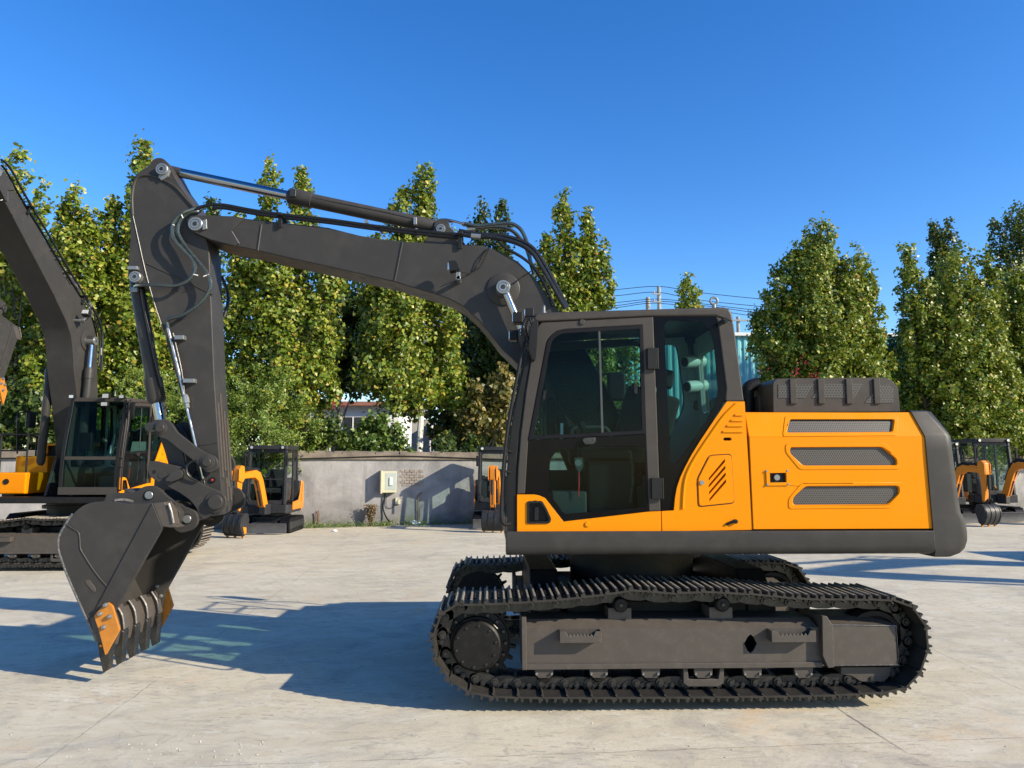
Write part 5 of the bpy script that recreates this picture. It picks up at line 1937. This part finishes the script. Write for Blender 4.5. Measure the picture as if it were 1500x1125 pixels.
def leafmat(name, cols, trans=.28):
    m, nt, b = nodes_of(name)
    g = nd(nt, 'ShaderNodeNewGeometry')
    rp_ = nd(nt, 'ShaderNodeValToRGB')
    nt.links.new(g.outputs['Random Per Island'], rp_.inputs[0])
    cr = rp_.color_ramp
    cr.elements[0].position = 0
    cr.elements[0].color = (*cols[0][1], 1)
    cr.elements[1].position = 1
    cr.elements[1].color = (*cols[-1][1], 1)
    for p_, c_ in cols[1:-1]:
        e = cr.elements.new(p_)
        e.color = (*c_, 1)
    nt.links.new(rp_.outputs[0], b.inputs['Base Color'])
    b.inputs['Roughness'].default_value = .42
    b.inputs['Specular IOR Level'].default_value = .45
    t = nd(nt, 'ShaderNodeBsdfTranslucent')
    nt.links.new(mixc(nt, .5, rp_.outputs[0], (.16, .22, .02)), t.inputs[0])
    mx = nd(nt, 'ShaderNodeMixShader')
    mx.inputs[0].default_value = trans
    nt.links.new(b.outputs[0], mx.inputs[1])
    nt.links.new(t.outputs[0], mx.inputs[2])
    nt.links.new(mx.outputs[0], nt.nodes['Material Output'].inputs[0])


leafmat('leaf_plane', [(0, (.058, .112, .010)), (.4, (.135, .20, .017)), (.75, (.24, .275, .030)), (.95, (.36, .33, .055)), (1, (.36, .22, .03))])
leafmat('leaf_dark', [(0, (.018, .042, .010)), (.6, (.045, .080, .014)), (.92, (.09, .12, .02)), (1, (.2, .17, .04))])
leafmat('leaf_acacia', [(0, (.11, .18, .028)), (.6, (.18, .26, .045)), (.96, (.25, .30, .06)), (1, (.45, .36, .03))], .4)
leafmat('leaf_shrub', [(0, (.06, .12, .02)), (.7, (.13, .20, .04)), (1, (.22, .26, .06))])
leafmat('leaf_dry', [(0, (.10, .055, .03)), (.6, (.20, .11, .06)), (1, (.14, .15, .05))], .2)
leafmat('leaf_autumn', [(0, (.07, .08, .015)), (.5, (.16, .14, .03)), (1, (.26, .18, .05))])
leafmat('flower_red', [(0, (.45, .01, .03)), (1, (.6, .05, .10))], .2)
LEAF5 = np.array([(0, -.5), (.50, -.22), (.27, .20), (0, .6), (-.27, .20), (-.50, -.22)])
LEAF2 = np.array([(0, -.5), (.22, -.1), (.16, .25), (0, .5), (-.16, .25), (-.22, -.1)])


def leaf_mesh(name, cen, nrm, size, shape, rng, fold=.18):
    """one mesh of many separate leaves: two half blades folded along the midrib"""
    N = len(cen)
    k = len(shape)
    nrm = nrm / np.linalg.norm(nrm, axis=1, keepdims=True)
    rnd = rng.normal(size=(N, 3))
    u = np.cross(nrm, rnd)
    u /= np.linalg.norm(u, axis=1, keepdims=True) + 1e-9
    v = np.cross(nrm, u)
    zz = np.abs(shape[:, 0]) * fold
    V = cen[:, None, :] + size[:, None, None] * (u[:, None, :] * shape[None, :, 0, None] + v[:, None, :] * shape[None, :, 1, None] + nrm[:, None, :] * zz[None, :, None])
    V = V.reshape(-1, 3).astype(np.float32)
    h = k // 2
    fa = np.array(list(range(0, h + 1)))
    fb = np.array(list(range(h, k)) + [0])
    n1 = len(fa)
    loops = (np.arange(N)[:, None] * k + np.concatenate([fa, fb])[None, :]).reshape(-1).astype(np.int32)
    me = bpy.data.meshes.new(name)
    me.vertices.add(len(V))
    me.vertices.foreach_set('co', V.ravel())
    me.loops.add(len(loops))
    me.loops.foreach_set('vertex_index', loops)
    nf = N * 2
    me.polygons.add(nf)
    starts = (np.arange(nf) * n1).astype(np.int32)
    me.polygons.foreach_set('loop_start', starts)
    me.update(calc_edges=True)
    me.validate()
    return me


def tree(name, label, cat, group, Y, spires, nleaf, mat, lsize=.115, seed=0, trunk='bark_pale', trunk_px=None, base_z=-.05, shape=LEAF5, trunk_r=.13, clump=.27, prof=.5, tall=1.5, bough=4.2):
    rng = np.random.default_rng(seed + 100)
    S = []
    for (px, pt, hw, pb) in spires:
        a, b_ = P(px, pt, Y), P(px, pb, Y)
        S.append((a.x, b_.z, a.z, hw * (Y + 5.6) / 1083))
    px0 = trunk_px if trunk_px is not None else spires[0][0]
    bx = P(px0, 640, Y).x
    root = empty(name, (bx, Y, base_z))
    tag(root, label, cat, group)
    w_ = np.array([(s[2] - s[1]) * s[3] for s in S])
    w_ = w_ / w_.sum()
    C, Nn, Sz = [], [], []
    dep = max(s[3] for s in S)
    for s, f in zip(S, w_):
        n = int(nleaf * f)
        hgt_ = s[2] - s[1]
        # boughs: leafy masses round the stem with gaps between them; each carries several twigs
        nb = max(8, int(hgt_ * 2 * s[3] * bough))
        t = (np.arange(nb) + rng.random(nb)) / nb
        t = 1 - (1 - t) ** .9
        r = ((1 - t) ** prof * np.minimum(1, (t + .03) / .14) ** .5) * s[3]
        ph = np.arange(nb) * 2.399 + rng.random() * 6 + rng.normal(size=nb) * .5
        rad = r * rng.uniform(.25, 1.0, nb) * 1.05
        bx_ = np.stack([s[0] + rad * np.cos(ph), Y + rad * np.sin(ph), s[1] + t * hgt_ * .985], 1)
        br = np.clip(.30 * s[3] * rng.uniform(.7, 1.35, nb), .16, .62) * np.minimum(1, .45 + r / (s[3] + 1e-6))
        shade = rng.normal(size=nb)
        wgt = br ** 2
        cnt = np.maximum(8, (n * wgt / wgt.sum()).astype(int))
        for q in range(nb):
            k = cnt[q]
            nt_ = max(3, k // 14)
            d = rng.normal(size=(nt_, 3))
            d /= np.linalg.norm(d, axis=1, keepdims=True)
            tw = bx_[q] + d * (rng.random((nt_, 1)) ** .45) * br[q] * np.array((1, 1, tall * .85))
            per = k // nt_ + 1
            pts = (tw[:, None, :] + rng.normal(size=(nt_, per, 3)) * np.array((.085, .085, .11)) * (lsize / .115)).reshape(-1, 3)
            out = np.repeat(d + np.array((math.cos(ph[q]) * .5, math.sin(ph[q]) * .5, .45)), per, 0)
            C.append(pts)
            Nn.append(out * .8 + rng.normal(size=(len(pts), 3)) * .62)
            Sz.append(lsize * rng.uniform(.6, 1.3, len(pts)))
    C, Nn, Sz = np.concatenate(C), np.concatenate(Nn), np.concatenate(Sz)
    C = C - np.array((bx, Y, base_z))
    me = leaf_mesh('crown', C, Nn, Sz, shape, rng)
    me.materials.append(MAT[mat])
    o = bpy.data.objects.new('crown', me)
    COL.objects.link(o)
    o.parent = root
    # trunk and limbs
    rg = random.Random(seed)
    top = max(s[2] for s in S)
    m = MB()
    ORG[0] = Vector((bx, Y, base_z))
    hi = base_z + (top - base_z) * .72
    sx = S[0][0]
    m.tube([(bx, Y, base_z), (bx + rg.uniform(-.05, .05), Y, base_z + (hi - base_z) * .25), (bx + (sx - bx) * .5 + rg.uniform(-.1, .1), Y, base_z + (hi - base_z) * .55), (sx, Y, hi)], lambda t: trunk_r * (1 - .85 * t), 9)
    for s in S:
        for k in range(5):
            z0 = base_z + (top - base_z) * rg.uniform(.22, .6)
            a = rg.uniform(0, 2 * PI)
            ln = s[3] * rg.uniform(.3, .6)
            z1 = min(s[1] + (s[2] - s[1]) * rg.uniform(.2, .6), s[2] - .2)
            f0 = (z0 - base_z) / (hi - base_z)
            x0 = bx + (sx - bx) * min(1, f0)
            m.tube([(x0, Y, z0), ((x0 + s[0]) / 2 + ln * .5 * math.cos(a), Y + ln * .5 * math.sin(a), (z0 + max(z1, z0 + .3)) / 2), (s[0] + ln * math.cos(a), Y + ln * math.sin(a), max(z1, z0 + .6))], lambda t: trunk_r * .24 * (1 - .75 * t), 6, sub=3)
    m.build('trunk', trunk, root)
    ORG[0] = Vector((0, 0, 0))
    return root


G1 = 'tall narrow trees in the row behind the wall'
TR = [
    ('tree of the row at the left edge, its yellow-green tips just above the raised boom', 17.5, [(28, 212, 40, 640), (-12, 215, 36, 640), (62, 262, 26, 640), (-40, 260, 40, 640)], 9000, 'leaf_plane', 1, 30),
    ('slim tree with a thin pale tip between the raised boom and the dark arm', 16.2, [(108, 266, 34, 650), (132, 300, 34, 660), (85, 330, 28, 650)], 9000, 'leaf_plane', 2, 110),
    ('tallest tree of the row, its tip right above the top of the dark arm', 17.2, [(212, 198, 40, 650), (168, 282, 36, 650), (236, 250, 30, 640), (190, 300, 40, 650)], 11000, 'leaf_plane', 3, 200),
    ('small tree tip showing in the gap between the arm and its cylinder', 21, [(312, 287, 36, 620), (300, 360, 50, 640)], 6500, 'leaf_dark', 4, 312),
    ('tree with twin pointed tips rising behind the boom just right of the arm', 17.8, [(396, 232, 36, 640), (442, 238, 36, 640), (355, 310, 38, 650), (478, 350, 34, 590), (420, 330, 60, 640)], 16000, 'leaf_plane', 5, 415),
    ('tree with a white trunk above the wall and a tall tip over mid boom', 19.2, [(622, 236, 36, 590), (590, 275, 42, 590), (552, 345, 38, 570), (655, 330, 38, 600), (600, 400, 75, 598)], 17000, 'leaf_plane', 6, 613),
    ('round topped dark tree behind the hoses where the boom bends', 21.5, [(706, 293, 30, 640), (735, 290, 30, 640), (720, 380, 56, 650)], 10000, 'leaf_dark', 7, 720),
    ('bright twin tipped tree right behind the front of the big cab', 19.6, [(826, 280, 34, 660), (860, 298, 32, 660), (884, 350, 26, 650), (800, 340, 30, 650), (840, 400, 60, 660)], 15000, 'leaf_plane', 8, 835),
    ('broad full tree standing alone above the engine hood', 22.4, [(1203, 324, 44, 590), (1160, 372, 50, 595), (1248, 368, 44, 600), (1128, 425, 36, 570), (1272, 415, 32, 600), (1122, 462, 24, 515), (1200, 430, 90, 605), (1190, 352, 62, 560)], 22000, 'leaf_plane', 9, 1195),
    ('yellowish spired tree left of the gap at the upper right', 23.2, [(1328, 355, 28, 640), (1400, 362, 46, 650), (1436, 372, 36, 650), (1350, 420, 46, 640), (1390, 450, 80, 655)], 17000, 'leaf_plane', 10, 1370),
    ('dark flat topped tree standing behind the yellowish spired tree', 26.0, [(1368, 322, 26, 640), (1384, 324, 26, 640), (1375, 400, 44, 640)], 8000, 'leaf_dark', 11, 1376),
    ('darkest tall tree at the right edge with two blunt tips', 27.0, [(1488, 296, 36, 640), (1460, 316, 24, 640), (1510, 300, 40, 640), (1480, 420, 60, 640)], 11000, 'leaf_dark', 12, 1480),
    ('leafy green tree low at the right edge in front of a darker one', 24.3, [(1492, 392, 50, 650), (1460, 440, 46, 660), (1530, 400, 60, 650)], 12000, 'leaf_plane', 13, 1495),
]
for i, (lb, Y, sp__, nl, mt, sd_, tp) in enumerate(TR):
    tree('plane_tree', lb, 'tree', G1, Y, sp__, int(nl * 2.7), mt, prof=.46 if i < 8 else .30, lsize=.118, seed=sd_, trunk_px=tp, trunk_r=.17, trunk='bark_white' if sd_ == 6 else 'bark_mid')
# darker trees standing further back that close the gaps
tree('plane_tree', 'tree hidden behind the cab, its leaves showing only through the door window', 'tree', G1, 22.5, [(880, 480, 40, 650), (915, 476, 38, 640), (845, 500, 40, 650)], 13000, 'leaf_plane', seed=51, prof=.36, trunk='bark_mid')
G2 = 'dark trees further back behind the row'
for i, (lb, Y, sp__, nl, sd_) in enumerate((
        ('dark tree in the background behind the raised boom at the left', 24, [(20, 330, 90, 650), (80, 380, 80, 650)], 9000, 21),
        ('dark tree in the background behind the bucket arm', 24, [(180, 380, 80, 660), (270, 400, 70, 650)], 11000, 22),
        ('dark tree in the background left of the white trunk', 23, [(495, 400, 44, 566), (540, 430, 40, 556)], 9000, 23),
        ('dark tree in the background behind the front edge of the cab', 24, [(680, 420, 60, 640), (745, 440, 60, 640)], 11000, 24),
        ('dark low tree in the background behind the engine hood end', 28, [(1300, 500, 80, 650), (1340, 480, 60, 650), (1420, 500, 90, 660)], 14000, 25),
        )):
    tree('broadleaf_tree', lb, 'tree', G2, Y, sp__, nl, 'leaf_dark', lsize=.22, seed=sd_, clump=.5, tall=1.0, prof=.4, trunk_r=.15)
tree('conical_tree', 'small pointed tree far off beside the utility pole', 'tree', None, 36, [(1007, 399, 24, 520), (1000, 440, 26, 560), (1015, 440, 24, 560)], 4500, 'leaf_plane', lsize=.2, seed=31)
tree('autumn_tree', 'low brownish leafed tree behind the half hidden mini excavator', 'tree', None, 18.9, [(700, 560, 36, 650), (735, 540, 40, 650), (680, 600, 20, 655)], 5000, 'leaf_autumn', lsize=.13, seed=32, trunk_px=722)
GA = 'feathery light green acacias by the wall'
tree('acacia_tree', 'feathery light green tree leaning over the wall right of the arm', 'tree', GA, 15.9 + .35, [(395, 535, 75, 690), (352, 550, 50, 700), (440, 580, 40, 680), (385, 600, 85, 690)], 17000, 'leaf_acacia', lsize=.085, seed=33, shape=LEAF2, clump=.26, tall=.55, prof=.35, trunk='bark_brown', trunk_r=.08)
tree('acacia_tree', 'feathery light green tree between the left cab and the arm', 'tree', GA, 15.4, [(205, 535, 60, 690), (260, 540, 55, 700), (160, 590, 40, 690), (320, 560, 40, 740)], 15000, 'leaf_acacia', lsize=.085, seed=34, shape=LEAF2, clump=.26, tall=.55, prof=.35, trunk='bark_brown', trunk_r=.08)
GS = 'green shrubs behind the wall'
for i, (lb, Y, sp__, nl, mt) in enumerate((
        ('upright green shrub showing over the wall left of the white trunk', 17.6, [(535, 610, 26, 680), (560, 604, 24, 680), (580, 625, 20, 680), (512, 628, 22, 680)], 5200, 'leaf_shrub'),
        ('low dark shrub behind the wall right of the white trunk', 18.1, [(650, 640, 34, 680), (690, 642, 30, 680)], 1800, 'leaf_dark'),
        ('bright leafy shrub over the wall behind the right hand mini excavators', 22.4, [(1420, 560, 50, 680), (1465, 585, 50, 680), (1385, 600, 30, 680)], 6500, 'leaf_plane'),
        ('low shrub behind the wall at the right edge', 22.9, [(1500, 590, 34, 680), (1530, 570, 50, 680)], 3000, 'leaf_plane'),
        ('shaded shrub behind the wall above the left mini excavator', 17.2, [(480, 610, 40, 690), (455, 640, 24, 690)], 4000, 'leaf_dark'),
        ('shaded bushes at the left edge under the raised boom', 15.6, [(30, 560, 60, 720), (80, 600, 50, 720), (-20, 570, 50, 720)], 6000, 'leaf_dark'),
        )):
    tree('shrub', lb, 'shrub', GS, Y, sp__, nl, mt, lsize=.11, seed=40 + i, clump=.18, tall=1.3, prof=.45, trunk='bark_brown', trunk_r=.04)
# red blossoms on a creeper behind the cab
rng = np.random.default_rng(5)
cen, rr_ = [], .5
for px, py, n_ in ((1168, 545, 26), (1190, 548, 24), (1180, 530, 14), (1120, 543, 8), (500, 590, 20), (492, 597, 16)):
    Y = 22.6 if px > 900 else 19.0
    q = P(px, py, Y - 2.0)
    cen += [(q.x + rng.normal() * .12, q.y + rng.normal() * .1, q.z + rng.normal() * .12) for _ in range(n_)]
cen = np.array(cen)
for (lb, sel) in (('red flowered creeper in the broad tree above the engine hood', cen[:72]), ('red flowered creeper beside the white building', cen[72:])):
    me = leaf_mesh('flowering_creeper', sel, rng.normal(size=(len(sel), 3)), np.full(len(sel), .075), LEAF2, rng)
    me.materials.append(MAT['flower_red'])
    o = bpy.data.objects.new('flowering_creeper', me)
    COL.objects.link(o)
    tag(o, lb, 'creeper', 'red flowered creepers')
# dry bush and weeds at the wall foot
q = on_wall(541, 766, .25)
rng = np.random.default_rng(9)
n = 900
h = rng.random(n) ** .8
a = rng.random(n) * 2 * PI
cen = np.stack([q.x + np.cos(a) * h * .28 * rng.random(n) + h * .05, q.y + np.sin(a) * h * .2 * rng.random(n), .02 + h * .62], 1)
me = leaf_mesh('dry_bush', cen, rng.normal(size=(n, 3)), np.full(n, .06), LEAF2, rng)
me.materials.append(MAT['leaf_dry'])
o = bpy.data.objects.new('dry_bush', me)
COL.objects.link(o)
tag(o, 'dry brown bush growing at the wall foot under the meter box', 'bush')
m = MB()
cs, = ([],)
for k in range(260):
    px = rng.uniform(436, 690)
    if rng.random() < .45:
        px = rng.choice([440, 470, 500, 545, 565]) + rng.normal() * 9
    q = on_wall(px, 765, rng.uniform(.05, .4))
    cs += [(q.x + rng.normal() * .04, q.y + rng.normal() * .03, abs(rng.normal()) * .07 + .01) for _ in range(7)]
cs = np.array(cs)
me = leaf_mesh('weeds', cs, rng.normal(size=(len(cs), 3)), np.full(len(cs), .05), LEAF2, rng)
me.materials.append(MAT['leaf_shrub'])
o = bpy.data.objects.new('weeds', me)
COL.objects.link(o)
tag(o, kind='stuff')

# ---------------- buildings behind
m_, nt, b = nodes_of('teal_sheet')
tc = nd(nt, 'ShaderNodeTexCoord').outputs['Object']
c = mixc(nt, ramp(nt, noise(nt, .6, 4, .6, tc), .3, .7), (.16, .46, .47), (.24, .56, .57))
nt.links.new(c, b.inputs['Base Color'])
b.inputs['Roughness'].default_value = .45
paint('building_white', (.72, .72, .70), .7, var=.06, scale=.5)
paint('shed_white', (.40, .39, .37), .8, var=.2, scale=4)
paint('roof_tile', (.28, .12, .08), .8, var=.2)
paint('rust_red', (.33, .07, .035), .6, var=.15)
paint('window_dark', (.03, .035, .04), .2, var=.2)
paint('pole_grey', (.27, .265, .25), .8, var=.1)
paint('steel_blue', (.20, .27, .36), .5, var=.1)
BY = 33.0
a, b_ = P(880, 492, BY), P(1345, 492, BY)
tb_ = empty('teal_building', (a.x, BY, 0))
tag(tb_, 'teal corrugated metal shed behind the trees at the right', 'building')
m = MB()
per = .34
xs = np.arange(0, b_.x - a.x, per)
prof = []
for x in xs:
    prof += [(x, 0), (x + .12, 0), (x + .17, -.06), (x + .29, -.06)]
pr2 = [(x, y) for x, y in prof]
m.prism_z(pr2 + [(prof[-1][0], 9.0), (0, 9.0)], 0, a.z)
m.build('corrugated_wall', 'teal_sheet', tb_, flat=True)
m = MB().box(-.3, b_.x - a.x + .3, -.25, 9.3, a.z + .002, a.z + .18)
m.build('roof', 'building_white', tb_, .02)
for k in range(3):
    m = MB().box(2 + k * 4.5, 4 + k * 4.5, -.09, -.061, 2.6, 4.2)
    m.build('window', 'window_dark', tb_)
BY = 34.0
a, b_ = P(395, 592, BY), P(585, 592, BY)
wb = empty('white_building', (a.x, BY, 0))
tag(wb, 'long white building with a tiled roof edge seen between the trees', 'building')
W_ = b_.x - a.x
m = MB().box(0, W_, 0, 8, 0, a.z - .1)
m.build('wall', 'building_white', wb)
m = MB().prism_x([(-.5, a.z - .1), (8.4, a.z - .1), (8.4, a.z + .1), (4, a.z + .5), (-.5, a.z + .08)], -.4, W_ + .4)
m.build('roof', 'roof_tile', wb)
for k in range(5):
    m = MB().box(.4 + k * 1.18, 1.4 + k * 1.18, -.03, -.001, 2.5, P(500, 611, BY).z)
    wn = m.build('window', 'window_dark', wb)
    m = MB().box(.87 + k * 1.18, .93 + k * 1.18, -.06, -.031, 2.5, P(500, 611, BY).z)
    m.build('mullion', 'building_white', wn)
a, b_ = P(603, 614, 30), P(629, 614, 30)
m = MB().box(a.x, b_.x, 30, 33, 0, a.z)
o = m.build('white_shed', 'shed_white', None)
tag(o, 'narrow white shed wall right beside the white tree trunk', 'shed')
a, b_ = P(628, 636.5, 26), P(706, 636.5, 26)
sh_ = empty('open_shed', (a.x, 26, 0))
tag(sh_, 'open shed with a rust red fascia beam behind the wall', 'shed')
m = MB().box(0, b_.x - a.x, 0, .12, P(628, 645, 26).z, a.z)
m.build('fascia', 'rust_red', sh_, .01)
m = MB().box(.05, b_.x - a.x - .05, 2.6, 2.7, 0, a.z - .15)
m.build('back_wall', 'mini_dark', sh_)
m = MB().box(0, b_.x - a.x, .13, 2.75, a.z - .1, a.z - .02)
m.build('roof', 'rust_red', sh_)
for x in (.1, b_.x - a.x - .2):
    m = MB().box(x, x + .1, .02, .11, 0, P(628, 645, 26).z - .003)
    m.build('post', 'steel_blue', sh_)
a, b_ = P(636, 614, 29), P(648, 650, 29)
m = MB().box(a.x, b_.x, 29, 30, 0, a.z)
m.prism(XZ([(630, 614), (633, 614), (648, 645), (645, 645)], 28.9), 28.9, 28.98)
tag(m.build('steel_stair', 'steel_blue', None), 'blue grey steel stair tower behind the white tree trunk', 'stair')
# utility pole and its wires
BY = 44.0
q = P(965, 420, BY)
po = empty('utility_pole', (q.x, BY, 0))
tag(po, 'concrete utility pole showing above the cab roof with a cross arm', 'utility pole')
m = MB().rev((0, 0, 0), (0, 0, 1), [(0, .19), (q.z, .13)], 14)
m.build('pole', 'pole_grey', po)
for z in (q.z - .55, q.z - 1.1):
    m = MB().box(-.45, .12, -.2, -.14, z - .05, z + .05)
    ca = m.build('cross_arm', 'pole_grey', po, .01)
    m = MB().rev((-.38, -.17, z + .051), (0, 0, 1), [(0, .05), (.08, .06), (.16, .03)], 10)
    m.build('insulator', 'pole_grey', ca)
q2 = P(949, 436, BY + 1)
po2 = MB().rev((q2.x, BY + 1, 0), (0, 0, 1), [(0, .2), (q2.z, .16)], 14).build('utility_pole', 'pole_grey')
tag(po2, 'shorter plain concrete pole left of the utility pole with the cross arm', 'utility pole')
q3 = P(1081, 470, BY + 3)
po3 = empty('utility_pole', (q3.x, BY + 3, 0))
tag(po3, 'utility pole top with a level cross arm just right of the cab roof', 'utility pole')
m = MB().rev((0, 0, 0), (0, 0, 1), [(0, .2), (q3.z + .3, .13)], 12)
m.build('pole', 'pole_grey', po3)
m = MB().box(-.6, .8, -.25, -.15, q3.z - .06, q3.z + .06)
m.build('cross_arm', 'pole_grey', po3, .01)
for i, (pts, lb) in enumerate((
        ([(860, 428), (905, 424), (965, 419.5), (1020, 428), (1105, 437), (1180, 443)], 'topmost overhead wire above the cab roof'),
        ([(860, 435), (905, 433), (962, 428), (1020, 439), (1105, 448), (1180, 454)], 'overhead wire second from the top above the cab roof'),
        ([(860, 446), (905, 443), (962, 438), (1020, 444), (1105, 454), (1180, 459)], 'third overhead wire from the top above the cab roof'),
        ([(860, 450), (905, 447.5), (962, 441), (1050, 450), (1105, 457.5), (1180, 462)], 'fourth overhead wire from the top above the cab roof'),
        ([(860, 453), (905, 450.5), (962, 444), (1050, 455), (1105, 463), (1180, 470)], 'lowest overhead wire above the cab roof'))):
    m = MB().tube([P(x, y, BY - .1) for x, y in pts], .022, 6)
    tag(m.build('power_line', 'hose_black'), lb, 'power line', 'overhead wires')
# ================================================================== light
L = Vector((-1, .5, -.56)).normalized()
sd = bpy.data.lights.new('sun', 'SUN')
sd.energy = 5.0
sd.angle = R(.53)
sd.color = (1.0, .885, .69)
so = bpy.data.objects.new('sun', sd)
COL.objects.link(so)
so.rotation_euler = L.to_track_quat('-Z', 'Y').to_euler()
so.location = (8, -8, 12)
w = bpy.data.worlds.new('World')
SC.world = w
w.use_nodes = True
nt = w.node_tree
bg = nt.nodes['Background']
sky = nt.nodes.new('ShaderNodeTexSky')
sky.sky_type = 'NISHITA'
sky.sun_disc = False
sky.sun_elevation = math.asin(-L.z)
sky.sun_rotation = math.atan2(-L.x, -L.y)
sky.air_density = 1.0
sky.dust_density = .3
sky.ozone_density = 2.5
hsv = nt.nodes.new('ShaderNodeHueSaturation')
hsv.inputs['Saturation'].default_value = 1.34
hsv.inputs['Hue'].default_value = .508
nt.links.new(sky.outputs[0], hsv.inputs['Color'])
gm = nt.nodes.new('ShaderNodeGamma')
gm.inputs[1].default_value = 1.1
nt.links.new(hsv.outputs[0], gm.inputs[0])
nt.links.new(gm.outputs[0], bg.inputs[0])
bg.inputs[1].default_value = .13
SC.view_settings.view_transform = 'Standard'
SC.view_settings.look = 'None'
SC.view_settings.gamma = 1
SC.view_settings.exposure = .72
